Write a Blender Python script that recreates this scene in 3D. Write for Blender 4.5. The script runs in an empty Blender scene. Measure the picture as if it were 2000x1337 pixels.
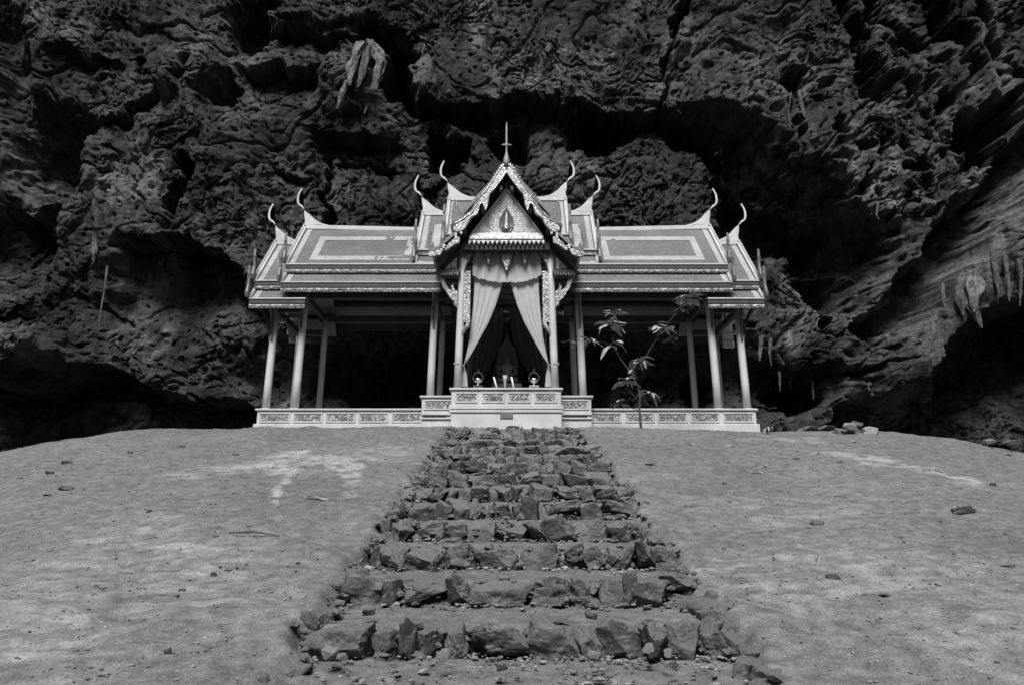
import bpy, bmesh, math, random
import numpy as np
from mathutils import Vector, Matrix, noise as mnoise

random.seed(7)
rng = np.random.RandomState(11)
R = math.radians
PI = math.pi

# ------------------------------------------------------------------ camera, world, sun, exposure
scene = bpy.context.scene
C = bpy.data.collections.new("cave_scene")
scene.collection.children.link(C)

PITCH = R(13.8)
FPX = 1556.0
SP, CP = math.sin(PITCH), math.cos(PITCH)
cam_data = bpy.data.cameras.new("camera")
cam_data.sensor_width = 36.0
cam_data.lens = 36.0 * FPX / 2000.0
cam_data.clip_start = 0.05
cam_data.clip_end = 400.0
cam = bpy.data.objects.new("camera", cam_data)
cam.location = (0, 0, 0)
cam.rotation_euler = (R(90) + PITCH, 0, 0)
C.objects.link(cam)
scene.camera = cam

SUN_EL, SUN_AZ = R(50), R(-8)        # sun high behind the camera, a little to the left
world = bpy.data.worlds.new("World")
scene.world = world
world.use_nodes = True
nt = world.node_tree
bg = nt.nodes["Background"]
sky = nt.nodes.new("ShaderNodeTexSky")
sky.sky_type = 'NISHITA'
sky.sun_disc = False
sky.sun_elevation = SUN_EL
sky.sun_rotation = PI + SUN_AZ
bw = nt.nodes.new("ShaderNodeRGBToBW")
nt.links.new(sky.outputs[0], bw.inputs[0])      # a black-and-white photograph: the sky gives neutral light
nt.links.new(bw.outputs[0], bg.inputs[0])
bg.inputs[1].default_value = 0.07
sd = bpy.data.lights.new("sun", 'SUN')
sd.energy = 4.5
sd.angle = R(24)
sd.color = (1.0, 0.995, 0.985)
sun = bpy.data.objects.new("sun", sd)
sun.rotation_euler = (R(90) - SUN_EL, 0, SUN_AZ)
C.objects.link(sun)
scene.view_settings.view_transform = 'Standard'
scene.view_settings.look = 'None'
scene.view_settings.exposure = 0.28
scene.view_settings.gamma = 1.0
scene.view_settings.use_curve_mapping = False


def at(px, py, Y):
    """the point at distance Y seen at a place of the photograph (2000 x 1337)"""
    v = -(py - 668.5) / FPX
    d = Y / (CP - v * SP)
    return Vector(((px - 1000.0) / FPX * d, Y, d * (SP + v * CP)))


# ------------------------------------------------------------------ numpy noise
_perm = rng.permutation(256)
_perm = np.concatenate([_perm, _perm, _perm])
_ga = rng.rand(256) * 2 * PI
_gx, _gy = np.cos(_ga), np.sin(_ga)
_jx, _jy, _jv = rng.rand(256), rng.rand(256), rng.rand(256)


def perlin(x, y, s=0):
    x = x + s * 17.31
    y = y - s * 9.77
    xi = np.floor(x).astype(int)
    yi = np.floor(y).astype(int)
    xf, yf = x - xi, y - yi
    u = xf * xf * xf * (xf * (xf * 6 - 15) + 10)
    v = yf * yf * yf * (yf * (yf * 6 - 15) + 10)

    def g(ix, iy, fx, fy):
        h = _perm[(_perm[ix & 255] + iy) & 255]
        return _gx[h] * fx + _gy[h] * fy
    a = g(xi, yi, xf, yf)
    b = g(xi + 1, yi, xf - 1, yf)
    c = g(xi, yi + 1, xf, yf - 1)
    d = g(xi + 1, yi + 1, xf - 1, yf - 1)
    return ((a + u * (b - a)) * (1 - v) + (c + u * (d - c)) * v) * 1.5


def fbm(x, y, o=4, s=0, gain=0.5):
    t = 0
    a = 1.0
    for i in range(o):
        t = t + a * perlin(x, y, s + i)
        x, y, a = x * 2.03, y * 2.03, a * gain
    return t


def ridged(x, y, o=4, s=0, gain=0.5):
    t = 0
    a = 1.0
    for i in range(o):
        t = t + a * (1 - 2 * np.abs(perlin(x, y, s + i)))
        x, y, a = x * 2.1, y * 2.1, a * gain
    return t


def worley(x, y, s=0):
    x = x + s * 5.3
    y = y + s * 3.1
    xi = np.floor(x).astype(int)
    yi = np.floor(y).astype(int)
    f1 = np.full(x.shape, 9.0)
    f2 = np.full(x.shape, 9.0)
    val = np.zeros(x.shape)
    for dx in (-1, 0, 1):
        for dy in (-1, 0, 1):
            h = _perm[(_perm[(xi + dx) & 255] + yi + dy) & 255]
            d = np.hypot(xi + dx + _jx[h] - x, yi + dy + _jy[h] - y)
            m = d < f1
            f2 = np.where(m, f1, np.minimum(f2, d))
            val = np.where(m, _jv[h], val)
            f1 = np.where(m, d, f1)
    return f1, f2, val


def sstep(a, b, x):
    t = np.clip((x - a) / (b - a), 0, 1)
    return t * t * (3 - 2 * t)


# ------------------------------------------------------------------ materials
def mat(name, col, rough=0.7, metal=0.0, var=0.0, vscale=3.0, bump=0.0, bscale=20.0, bdist=0.02, kind='noise',
        col2=None, detail=6.0):
    m = bpy.data.materials.new(name)
    m.use_nodes = True
    n, l = m.node_tree.nodes, m.node_tree.links
    b = n["Principled BSDF"]
    b.inputs["Base Color"].default_value = (col, col, col, 1)
    b.inputs["Roughness"].default_value = rough
    b.inputs["Metallic"].default_value = metal
    tc = n.new("ShaderNodeTexCoord")
    if var or col2 is not None:
        t = n.new("ShaderNodeTexNoise")
        t.inputs["Scale"].default_value = vscale
        t.inputs["Detail"].default_value = detail
        t.inputs["Roughness"].default_value = 0.65
        l.new(tc.outputs["Object"], t.inputs["Vector"])
        r = n.new("ShaderNodeValToRGB")
        lo, hi = (col * (1 - var), col * (1 + var)) if col2 is None else (col, col2)
        r.color_ramp.elements[0].position = 0.36
        r.color_ramp.elements[1].position = 0.64
        r.color_ramp.elements[0].color = (lo, lo, lo, 1)
        r.color_ramp.elements[1].color = (hi, hi, hi, 1)
        l.new(t.outputs["Fac"], r.inputs[0])
        l.new(r.outputs[0], b.inputs["Base Color"])
    if bump:
        if kind == 'voronoi':
            t2 = n.new("ShaderNodeTexVoronoi")
            out = t2.outputs["Distance"]
        else:
            t2 = n.new("ShaderNodeTexNoise")
            t2.inputs["Detail"].default_value = 8.0
            t2.inputs["Roughness"].default_value = 0.65
            out = t2.outputs["Fac"]
        t2.inputs["Scale"].default_value = bscale
        l.new(tc.outputs["Object"], t2.inputs["Vector"])
        bp = n.new("ShaderNodeBump")
        bp.inputs["Strength"].default_value = bump
        bp.inputs["Distance"].default_value = bdist
        l.new(out, bp.inputs["Height"])
        l.new(bp.outputs[0], b.inputs["Normal"])
    return m


M = {}
M['white'] = mat('white_paint', 0.45, 0.6, var=0.14, vscale=1.6, bump=0.15, bscale=30, bdist=0.01)
M['column'] = mat('column_paint', 0.48, 0.42, var=0.06, vscale=2.0)
M['tile'] = mat('grey_roof_tile', 0.155, 0.5, var=0.16, vscale=1.3, bump=0.35, bscale=28, bdist=0.008)
M['tile_pale'] = mat('pale_roof_tile', 0.42, 0.5, var=0.10, vscale=6)
M['wood'] = mat('dark_painted_wood', 0.03, 0.6, var=0.3, vscale=4, bump=0.3, bscale=14, bdist=0.01)
M['soffit'] = mat('soffit_wood', 0.06, 0.75, var=0.25, vscale=5)
M['grey_gilt'] = mat('weathered_gilt', 0.13, 0.4, col2=0.28, vscale=9, bump=0.4, bscale=25)
M['horn'] = mat('dull_dark_gilt', 0.07, 0.45, col2=0.15, vscale=12, bump=0.4, bscale=25)
M['bronze'] = mat('dark_bronze', 0.05, 0.5, var=0.3, vscale=9)
M['leaf'] = mat('leaf', 0.27, 0.7, var=0.35, vscale=7, bump=0.3, bscale=30, bdist=0.01)
M['bark'] = mat('bark', 0.05, 0.9, var=0.3, vscale=12, bump=0.6, bscale=40)
M['stone'] = mat('step_stone', 0.12, 0.95, bump=0.9, bscale=3.0, bdist=0.12, col2=0.25, vscale=1.6)
M['stone_dark'] = mat('dark_step_stone', 0.07, 0.95, bump=0.9, bscale=3.0, bdist=0.12, col2=0.16, vscale=1.6)
M['pale_stone'] = mat('pale_stone', 0.22, 0.9, bump=0.8, bscale=16, bdist=0.03, col2=0.36, vscale=5)
M['pebble'] = mat('pebble', 0.07, 0.9, col2=0.30, vscale=4.0)
M['flowstone'] = mat('flowstone', 0.035, 0.8, bump=1.0, bscale=5, bdist=0.14, col2=0.24, vscale=3.0)
M['drip'] = mat('dark_dripstone', 0.035, 0.85, bump=1.0, bscale=6, bdist=0.1, col2=0.13, vscale=2.5)
M['candle'] = mat('candle_wax', 0.62, 0.4)
M['silver'] = mat('polished_metal', 0.6, 0.22, metal=1.0, bump=0.2, bscale=30)
M['glasslike'] = mat('glass_vase', 0.30, 0.15, var=0.1)
M['bead'] = mat('mirror_bead', 0.62, 0.25, metal=0.35, var=0.75, vscale=9)
M['plaque'] = mat('dark_plaque', 0.12, 0.5, var=0.2, vscale=20)


def gilt(name, lo, hi, scale, metal=0.75, rough=0.3, bd=0.012):
    """gilded carving: small curling relief over a darker ground"""
    m = bpy.data.materials.new(name)
    m.use_nodes = True
    n, l = m.node_tree.nodes, m.node_tree.links
    b = n["Principled BSDF"]
    tc = n.new("ShaderNodeTexCoord")
    t = n.new("ShaderNodeTexNoise")
    t.inputs["Scale"].default_value = scale
    t.inputs["Detail"].default_value = 2.0
    t.inputs["Distortion"].default_value = 1.6
    v = n.new("ShaderNodeTexVoronoi")
    v.inputs["Scale"].default_value = scale * 1.7
    l.new(tc.outputs["Object"], t.inputs["Vector"])
    l.new(tc.outputs["Object"], v.inputs["Vector"])
    mx = n.new("ShaderNodeMath")
    mx.operation = 'SUBTRACT'
    l.new(t.outputs["Fac"], mx.inputs[0])
    ml = n.new("ShaderNodeMath")
    ml.operation = 'MULTIPLY'
    ml.inputs[1].default_value = 0.35
    l.new(v.outputs["Distance"], ml.inputs[0])
    l.new(ml.outputs[0], mx.inputs[1])
    r = n.new("ShaderNodeValToRGB")
    r.color_ramp.elements[0].position = 0.24
    r.color_ramp.elements[1].position = 0.42
    r.color_ramp.elements[0].color = (lo, lo, lo, 1)
    r.color_ramp.elements[1].color = (hi, hi, hi, 1)
    l.new(mx.outputs[0], r.inputs[0])
    l.new(r.outputs[0], b.inputs["Base Color"])
    b.inputs["Metallic"].default_value = metal
    b.inputs["Roughness"].default_value = rough
    bp = n.new("ShaderNodeBump")
    bp.inputs["Strength"].default_value = 1.0
    bp.inputs["Distance"].default_value = bd
    l.new(mx.outputs[0], bp.inputs["Height"])
    l.new(bp.outputs[0], b.inputs["Normal"])
    return m


M['gold'] = gilt('gilt_carving', 0.13, 0.46, 16, metal=0.3)
M['gold_fine'] = gilt('fine_gilt_mosaic', 0.20, 0.85, 26, metal=0.0, rough=0.4, bd=0.01)
M['blossom'] = mat('gilt_blossom', 0.8, 0.3)
M['cornice'] = gilt('bright_gilt', 0.45, 0.9, 16, metal=0.1, rough=0.3)
M['gold_dark'] = gilt('dull_gilt', 0.05, 0.16, 16, metal=0.4, rough=0.4, bd=0.012)
M['carving'] = gilt('panel_carving', 0.20, 0.40, 14, metal=0.3, rough=0.35)
M['mosaic'] = gilt('glass_mosaic_band', 0.04, 0.45, 26, metal=0.7, rough=0.25)


def tile_mat(name, col, var):
    m = bpy.data.materials.new(name)
    m.use_nodes = True
    n, l = m.node_tree.nodes, m.node_tree.links
    b = n["Principled BSDF"]
    b.inputs["Roughness"].default_value = 0.45
    tc = n.new("ShaderNodeTexCoord")
    sp = n.new("ShaderNodeSeparateXYZ")
    cb = n.new("ShaderNodeCombineXYZ")
    l.new(tc.outputs["Object"], sp.inputs[0])
    l.new(sp.outputs[0], cb.inputs[0])
    l.new(sp.outputs[2], cb.inputs[1])
    br = n.new("ShaderNodeTexBrick")
    br.inputs["Scale"].default_value = 1.0
    br.inputs["Brick Width"].default_value = 0.085
    br.inputs["Row Height"].default_value = 0.062
    br.inputs["Mortar Size"].default_value = 0.006
    br.inputs["Color1"].default_value = (col * (1 - var), col * (1 - var), col * (1 - var), 1)
    br.inputs["Color2"].default_value = (col * (1 + var), col * (1 + var), col * (1 + var), 1)
    br.inputs["Mortar"].default_value = (col * 0.6, col * 0.6, col * 0.6, 1)
    l.new(cb.outputs[0], br.inputs["Vector"])
    t = n.new("ShaderNodeTexNoise")
    t.inputs["Scale"].default_value = 1.1
    t.inputs["Detail"].default_value = 8.0
    t.inputs["Roughness"].default_value = 0.65
    l.new(tc.outputs["Object"], t.inputs["Vector"])
    r = n.new("ShaderNodeMapRange")
    r.inputs[1].default_value, r.inputs[2].default_value = 0.3, 0.7
    r.inputs[3].default_value, r.inputs[4].default_value = 0.78, 1.2
    l.new(t.outputs["Fac"], r.inputs[0])
    mm = n.new("ShaderNodeVectorMath")
    mm.operation = 'SCALE'
    l.new(br.outputs["Color"], mm.inputs[0])
    l.new(r.outputs[0], mm.inputs["Scale"])
    l.new(mm.outputs[0], b.inputs["Base Color"])
    bp = n.new("ShaderNodeBump")
    bp.inputs["Strength"].default_value = 0.6
    bp.inputs["Distance"].default_value = 0.01
    bp.invert = True
    l.new(br.outputs["Fac"], bp.inputs["Height"])
    l.new(bp.outputs[0], b.inputs["Normal"])
    return m


M['tile'] = tile_mat('grey_roof_tile', 0.16, 0.12)
M['tile_pale'] = tile_mat('pale_roof_tile', 0.38, 0.09)


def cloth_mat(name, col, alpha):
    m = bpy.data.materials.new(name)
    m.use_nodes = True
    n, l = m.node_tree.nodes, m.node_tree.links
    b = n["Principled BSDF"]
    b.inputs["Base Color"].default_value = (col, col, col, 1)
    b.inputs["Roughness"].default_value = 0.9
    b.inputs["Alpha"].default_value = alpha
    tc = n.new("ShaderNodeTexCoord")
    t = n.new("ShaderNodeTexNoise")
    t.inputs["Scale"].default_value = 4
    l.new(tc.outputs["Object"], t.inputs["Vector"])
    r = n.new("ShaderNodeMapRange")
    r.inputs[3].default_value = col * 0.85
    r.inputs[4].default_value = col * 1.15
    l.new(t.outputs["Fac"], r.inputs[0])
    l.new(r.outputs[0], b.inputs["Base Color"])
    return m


M['sheer'] = cloth_mat('sheer_curtain', 0.40, 0.93)
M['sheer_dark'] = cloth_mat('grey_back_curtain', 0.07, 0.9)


def stone_mat(name, lo, hi):
    m = bpy.data.materials.new(name)
    m.use_nodes = True
    n, l = m.node_tree.nodes, m.node_tree.links
    b = n["Principled BSDF"]
    b.inputs["Roughness"].default_value = 0.95
    b.inputs["Specular IOR Level"].default_value = 0.2
    g = n.new("ShaderNodeNewGeometry")
    oi = n.new("ShaderNodeObjectInfo")

    def nz(scale, detail, rough=0.62):
        t = n.new("ShaderNodeTexNoise")
        t.inputs["Scale"].default_value = scale
        t.inputs["Detail"].default_value = detail
        t.inputs["Roughness"].default_value = rough
        l.new(g.outputs["Position"], t.inputs["Vector"])
        return t
    a = nz(3.0, 8)
    ad = n.new("ShaderNodeMath")
    ad.operation = 'MULTIPLY_ADD'
    ad.inputs[1].default_value = 0.35
    l.new(oi.outputs["Random"], ad.inputs[0])
    l.new(a.outputs["Fac"], ad.inputs[2])
    r = n.new("ShaderNodeValToRGB")
    e = r.color_ramp.elements
    e[0].position, e[1].position = 0.42, 0.90
    e[0].color = (lo, lo, lo, 1)
    e[1].color = (hi, hi, hi, 1)
    l.new(ad.outputs[0], r.inputs[0])
    # dust lying on the flatter faces of the stone
    sx = n.new("ShaderNodeSeparateXYZ")
    l.new(g.outputs["Normal"], sx.inputs[0])
    d = nz(5, 9)
    ma = n.new("ShaderNodeMath")
    ma.operation = 'MULTIPLY_ADD'
    ma.inputs[1].default_value = 0.9
    l.new(d.outputs["Fac"], ma.inputs[0])
    l.new(sx.outputs[2], ma.inputs[2])
    mr = n.new("ShaderNodeMapRange")
    mr.inputs[1].default_value, mr.inputs[2].default_value = 0.75, 1.15
    mr.inputs[4].default_value = 0.85
    l.new(ma.outputs[0], mr.inputs[0])
    mx = n.new("ShaderNodeMix")
    mx.data_type = 'RGBA'
    mx.inputs[7].default_value = (0.21, 0.21, 0.21, 1)
    l.new(mr.outputs[0], mx.inputs[0])
    l.new(r.outputs[0], mx.inputs[6])
    l.new(mx.outputs[2], b.inputs["Base Color"])
    f = nz(11, 9, 0.7)
    bp = n.new("ShaderNodeBump")
    bp.inputs["Strength"].default_value = 1.0
    bp.inputs["Distance"].default_value = 0.09
    l.new(f.outputs["Fac"], bp.inputs["Height"])
    l.new(bp.outputs[0], b.inputs["Normal"])
    return m


def rock_mat():
    m = bpy.data.materials.new('cave_rock')
    m.use_nodes = True
    n, l = m.node_tree.nodes, m.node_tree.links
    b = n["Principled BSDF"]
    b.inputs["Roughness"].default_value = 0.95
    b.inputs["Specular IOR Level"].default_value = 0.2
    tc = n.new("ShaderNodeTexCoord")

    def nz(scale, detail=6, dist=0.0):
        t = n.new("ShaderNodeTexNoise")
        t.inputs["Scale"].default_value = scale
        t.inputs["Detail"].default_value = detail
        t.inputs["Roughness"].default_value = 0.65
        t.inputs["Distortion"].default_value = dist
        l.new(tc.outputs["Object"], t.inputs["Vector"])
        return t
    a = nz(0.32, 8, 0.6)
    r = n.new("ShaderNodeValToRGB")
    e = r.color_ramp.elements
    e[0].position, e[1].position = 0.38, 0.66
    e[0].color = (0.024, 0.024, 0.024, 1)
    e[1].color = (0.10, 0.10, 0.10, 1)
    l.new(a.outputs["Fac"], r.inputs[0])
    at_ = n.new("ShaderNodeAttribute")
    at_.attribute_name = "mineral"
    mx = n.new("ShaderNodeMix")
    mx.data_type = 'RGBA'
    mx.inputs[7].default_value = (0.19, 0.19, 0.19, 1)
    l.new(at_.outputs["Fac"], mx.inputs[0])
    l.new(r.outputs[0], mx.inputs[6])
    mpz = n.new("ShaderNodeMapping")
    mpz.inputs["Scale"].default_value = (1.6, 1.0, 0.35)
    l.new(tc.outputs["Object"], mpz.inputs[0])
    f = n.new("ShaderNodeTexNoise")
    f.inputs["Scale"].default_value = 1.7
    f.inputs["Detail"].default_value = 12.0
    f.inputs["Roughness"].default_value = 0.74
    f.inputs["Distortion"].default_value = 0.5
    l.new(mpz.outputs[0], f.inputs["Vector"])
    r2 = n.new("ShaderNodeMapRange")
    r2.inputs[1].default_value, r2.inputs[2].default_value = 0.34, 0.66
    r2.inputs[3].default_value, r2.inputs[4].default_value = 0.35, 1.65
    l.new(f.outputs["Fac"], r2.inputs[0])
    mm = n.new("ShaderNodeVectorMath")
    mm.operation = 'SCALE'
    l.new(mx.outputs[2], mm.inputs[0])
    l.new(r2.outputs[0], mm.inputs["Scale"])
    l.new(mm.outputs[0], b.inputs["Base Color"])
    g = nz(2.4, 14)
    g.inputs['Roughness'].default_value = 0.72
    h = n.new("ShaderNodeTexVoronoi")
    h.inputs["Scale"].default_value = 7.0
    l.new(tc.outputs["Object"], h.inputs["Vector"])
    ad = n.new("ShaderNodeMath")
    ad.operation = 'MULTIPLY_ADD'
    ad.inputs[1].default_value = 0.10
    l.new(h.outputs["Distance"], ad.inputs[0])
    l.new(g.outputs["Fac"], ad.inputs[2])
    bp = n.new("ShaderNodeBump")
    bp.inputs["Strength"].default_value = 1.0
    bp.inputs["Distance"].default_value = 0.42
    l.new(ad.outputs[0], bp.inputs["Height"])
    l.new(bp.outputs[0], b.inputs["Normal"])
    return m


def ground_mat():
    m = bpy.data.materials.new('dusty_earth')
    m.use_nodes = True
    n, l = m.node_tree.nodes, m.node_tree.links
    b = n["Principled BSDF"]
    b.inputs["Roughness"].default_value = 1.0
    b.inputs["Specular IOR Level"].default_value = 0.1
    tc = n.new("ShaderNodeTexCoord")

    def nz(scale, detail=6, dist=0.0, sc=None):
        t = n.new("ShaderNodeTexNoise")
        t.inputs["Scale"].default_value = scale
        t.inputs["Detail"].default_value = detail
        t.inputs["Roughness"].default_value = 0.62
        t.inputs["Distortion"].default_value = dist
        if sc:
            mp = n.new("ShaderNodeMapping")
            mp.inputs["Scale"].default_value = sc
            l.new(tc.outputs["Object"], mp.inputs[0])
            l.new(mp.outputs[0], t.inputs["Vector"])
        else:
            l.new(tc.outputs["Object"], t.inputs["Vector"])
        return t
    a = nz(0.5, 5, 0.3)
    r = n.new("ShaderNodeValToRGB")
    e = r.color_ramp.elements
    e[0].position, e[1].position = 0.3, 0.7
    e[0].color = (0.115, 0.115, 0.115, 1)
    e[1].color = (0.165, 0.165, 0.165, 1)
    l.new(a.outputs["Fac"], r.inputs[0])
    # pale flaky dust, as the vertex attribute 'dust' says where
    at_ = n.new("ShaderNodeAttribute")
    at_.attribute_name = "dust"
    fl = nz(2.2, 8, 0.8, (0.8, 1.6, 1))
    r3 = n.new("ShaderNodeMapRange")
    r3.inputs[1].default_value, r3.inputs[2].default_value = 0.44, 0.66
    l.new(fl.outputs["Fac"], r3.inputs[0])
    mul = n.new("ShaderNodeMath")
    mul.operation = 'MULTIPLY'
    l.new(at_.outputs["Fac"], mul.inputs[0])
    l.new(r3.outputs[0], mul.inputs[1])
    mx = n.new("ShaderNodeMix")
    mx.data_type = 'RGBA'
    mx.inputs[7].default_value = (0.25, 0.25, 0.25, 1)
    l.new(mul.outputs[0], mx.inputs[0])
    l.new(r.outputs[0], mx.inputs[6])
    at2 = n.new("ShaderNodeAttribute")
    at2.attribute_name = "stain"
    mx2 = n.new("ShaderNodeMix")
    mx2.data_type = 'RGBA'
    mx2.inputs[7].default_value = (0.27, 0.27, 0.27, 1)
    l.new(at2.outputs["Fac"], mx2.inputs[0])
    l.new(mx.outputs[2], mx2.inputs[6])
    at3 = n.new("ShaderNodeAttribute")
    at3.attribute_name = "dark_patch"
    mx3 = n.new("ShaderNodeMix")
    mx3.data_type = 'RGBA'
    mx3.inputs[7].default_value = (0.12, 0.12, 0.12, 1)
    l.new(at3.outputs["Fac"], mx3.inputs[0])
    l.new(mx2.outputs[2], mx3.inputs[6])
    f = nz(8, 4)
    r2 = n.new("ShaderNodeMapRange")
    r2.inputs[1].default_value, r2.inputs[2].default_value = 0.3, 0.7
    r2.inputs[3].default_value, r2.inputs[4].default_value = 0.66, 1.32
    l.new(f.outputs["Fac"], r2.inputs[0])
    mm = n.new("ShaderNodeVectorMath")
    mm.operation = 'SCALE'
    l.new(mx3.outputs[2], mm.inputs[0])
    grit = nz(70, 2)
    r4 = n.new("ShaderNodeMapRange")
    r4.inputs[1].default_value, r4.inputs[2].default_value = 0.35, 0.65
    r4.inputs[3].default_value, r4.inputs[4].default_value = 0.72, 1.28
    l.new(grit.outputs["Fac"], r4.inputs[0])
    m5 = n.new("ShaderNodeMath")
    m5.operation = 'MULTIPLY'
    l.new(r2.outputs[0], m5.inputs[0])
    l.new(r4.outputs[0], m5.inputs[1])
    l.new(m5.outputs[0], mm.inputs["Scale"])
    l.new(mm.outputs[0], b.inputs["Base Color"])
    g = nz(5, 5)
    bp = n.new("ShaderNodeBump")
    bp.inputs["Strength"].default_value = 0.55
    bp.inputs["Distance"].default_value = 0.02
    l.new(g.outputs["Fac"], bp.inputs["Height"])
    l.new(bp.outputs[0], b.inputs["Normal"])
    return m


M['stone'] = stone_mat('step_stone', 0.07, 0.25)
M['stone_dark'] = stone_mat('dark_step_stone', 0.05, 0.14)
M['rock'] = rock_mat()
M['earth'] = ground_mat()


# ------------------------------------------------------------------ object helpers
def link(o, parent=None):
    C.objects.link(o)
    if parent:
        o.parent = parent
    return o


def tag(o, label=None, cat=None, group=None, kind=None):
    if label:
        o['label'] = label
    if cat:
        o['category'] = cat
    if group:
        o['group'] = group
    if kind:
        o['kind'] = kind
    return o


def empty(name, loc=(0, 0, 0), rz=0):
    o = bpy.data.objects.new(name, None)
    o.location = loc
    o.rotation_euler = (0, 0, rz)
    o.empty_display_size = 0.2
    return link(o)


class MB:
    def __init__(self):
        self.v, self.f, self.smooth = [], [], False

    def add(self, vs, fs):
        k = len(self.v)
        self.v += [tuple(p) for p in vs]
        self.f += [tuple(i + k for i in f) for f in fs]

    def box(self, x0, x1, y0, y1, z0, z1):
        self.add([(x0, y0, z0), (x1, y0, z0), (x1, y1, z0), (x0, y1, z0), (x0, y0, z1), (x1, y0, z1), (x1, y1, z1), (x0, y1, z1)],
                 [(0, 3, 2, 1), (4, 5, 6, 7), (0, 1, 5, 4), (1, 2, 6, 5), (2, 3, 7, 6), (3, 0, 4, 7)])

    def prism(self, pts, plane, a, b):
        """polygon pts in 'xz' (extruded in y from a to b) or 'yz' (extruded in x)"""
        n = len(pts)
        if plane == 'xz':
            v = [(p[0], a, p[1]) for p in pts] + [(p[0], b, p[1]) for p in pts]
        else:
            v = [(a, p[0], p[1]) for p in pts] + [(b, p[0], p[1]) for p in pts]
        f = [(i, (i + 1) % n, (i + 1) % n + n, i + n) for i in range(n)]
        self.add(v, f + [tuple(range(n))[::-1], tuple(range(n, 2 * n))])

    def slab(self, a, b, c, d, t):
        """quad a b c d thickened by t along -normal"""
        a, b, c, d = map(Vector, (a, b, c, d))
        nrm = (b - a).cross(d - a).normalized() * -t
        self.add([a, b, c, d, a + nrm, b + nrm, c + nrm, d + nrm],
                 [(0, 1, 2, 3), (7, 6, 5, 4), (0, 4, 5, 1), (1, 5, 6, 2), (2, 6, 7, 3), (3, 7, 4, 0)])

    def tube(self, pts, rad, n=10, cap=True):
        pts = [Vector(p) for p in pts]
        if not hasattr(rad, '__len__'):
            rad = [rad] * len(pts)
        vs, fs = [], []
        for i, p in enumerate(pts):
            t = (pts[min(i + 1, len(pts) - 1)] - pts[max(i - 1, 0)]).normalized()
            u = t.cross(Vector((0, 1, 0.01)))
            if u.length < 1e-3:
                u = t.cross(Vector((1, 0, 0)))
            u.normalize()
            w = t.cross(u)
            for k in range(n):
                a = 2 * PI * k / n
                vs.append(p + (u * math.cos(a) + w * math.sin(a)) * rad[i])
        for i in range(len(pts) - 1):
            for k in range(n):
                k2 = (k + 1) % n
                fs.append((i * n + k, i * n + k2, (i + 1) * n + k2, (i + 1) * n + k))
        if cap:
            fs.append(tuple(range(n))[::-1])
            fs.append(tuple((len(pts) - 1) * n + k for k in range(n)))
        self.add(vs, fs)

    def lathe(self, prof, c=(0, 0, 0), n=20):
        vs, fs = [], []
        for (r, z) in prof:
            for k in range(n):
                a = 2 * PI * k / n
                vs.append((c[0] + r * math.cos(a), c[1] + r * math.sin(a), c[2] + z))
        for i in range(len(prof) - 1):
            for k in range(n):
                k2 = (k + 1) % n
                fs.append((i * n + k, i * n + k2, (i + 1) * n + k2, (i + 1) * n + k))
        fs.append(tuple(range(n))[::-1])
        fs.append(tuple((len(prof) - 1) * n + k for k in range(n)))
        self.add(vs, fs)

    def mesh(self, name, m, bevel=0.0, smooth=False):
        me = bpy.data.meshes.new(name)
        me.from_pydata(self.v, [], self.f)
        me.materials.append(m)
        bm = bmesh.new()
        bm.from_mesh(me)
        bmesh.ops.recalc_face_normals(bm, faces=bm.faces)
        if bevel:
            es = [e for e in bm.edges if len(e.link_faces) == 2 and e.calc_face_angle(0) > 0.5]
            bmesh.ops.bevel(bm, geom=es, offset=bevel, segments=1, affect='EDGES', profile=0.5)
        if smooth:
            for f in bm.faces:
                f.smooth = len(f.verts) <= 4
        bm.to_mesh(me)
        bm.free()
        return me

    def build(self, name, m, parent=None, bevel=0.0, smooth=False, label=None):
        o = bpy.data.objects.new(name, self.mesh(name, m, bevel, smooth))
        link(o, parent)
        if label:
            o['label'] = label
        return o


def grid_object(name, X, Y, Z, m, parent=None, smooth=True, attrs=None, flip=False):
    h, w = X.shape
    co = np.stack([X, Y, Z], -1).reshape(-1, 3).astype(np.float32)
    i = np.arange(h * w).reshape(h, w)
    q = np.stack([i[:-1, :-1], i[:-1, 1:], i[1:, 1:], i[1:, :-1]], -1).reshape(-1, 4)
    if flip:
        q = q[:, ::-1]
    me = bpy.data.meshes.new(name)
    me.vertices.add(h * w)
    me.vertices.foreach_set("co", co.ravel())
    me.loops.add(q.size)
    me.loops.foreach_set("vertex_index", q.ravel().astype(np.int32))
    me.polygons.add(len(q))
    me.polygons.foreach_set("loop_start", np.arange(0, q.size, 4, dtype=np.int32))
    me.polygons.foreach_set("loop_total", np.full(len(q), 4, dtype=np.int32))
    me.update(calc_edges=True)
    me.polygons.foreach_set("use_smooth", np.full(len(q), smooth))
    for k, a in (attrs or {}).items():
        at_ = me.attributes.new(k, 'FLOAT', 'POINT')
        at_.data.foreach_set("value", a.ravel().astype(np.float32))
    me.materials.append(m)
    me.validate()
    o = bpy.data.objects.new(name, me)
    return link(o, parent)


# ------------------------------------------------------------------ GROUND
SX0, SX1 = -1.26, 1.35             # the stairway between these x
STEP_Y0, RUN, NSTEP, RISE = 5.15, 0.92, 13, 0.19


def slope_base(y):
    return -0.706 + 0.243 * (y - STEP_Y0)


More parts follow.
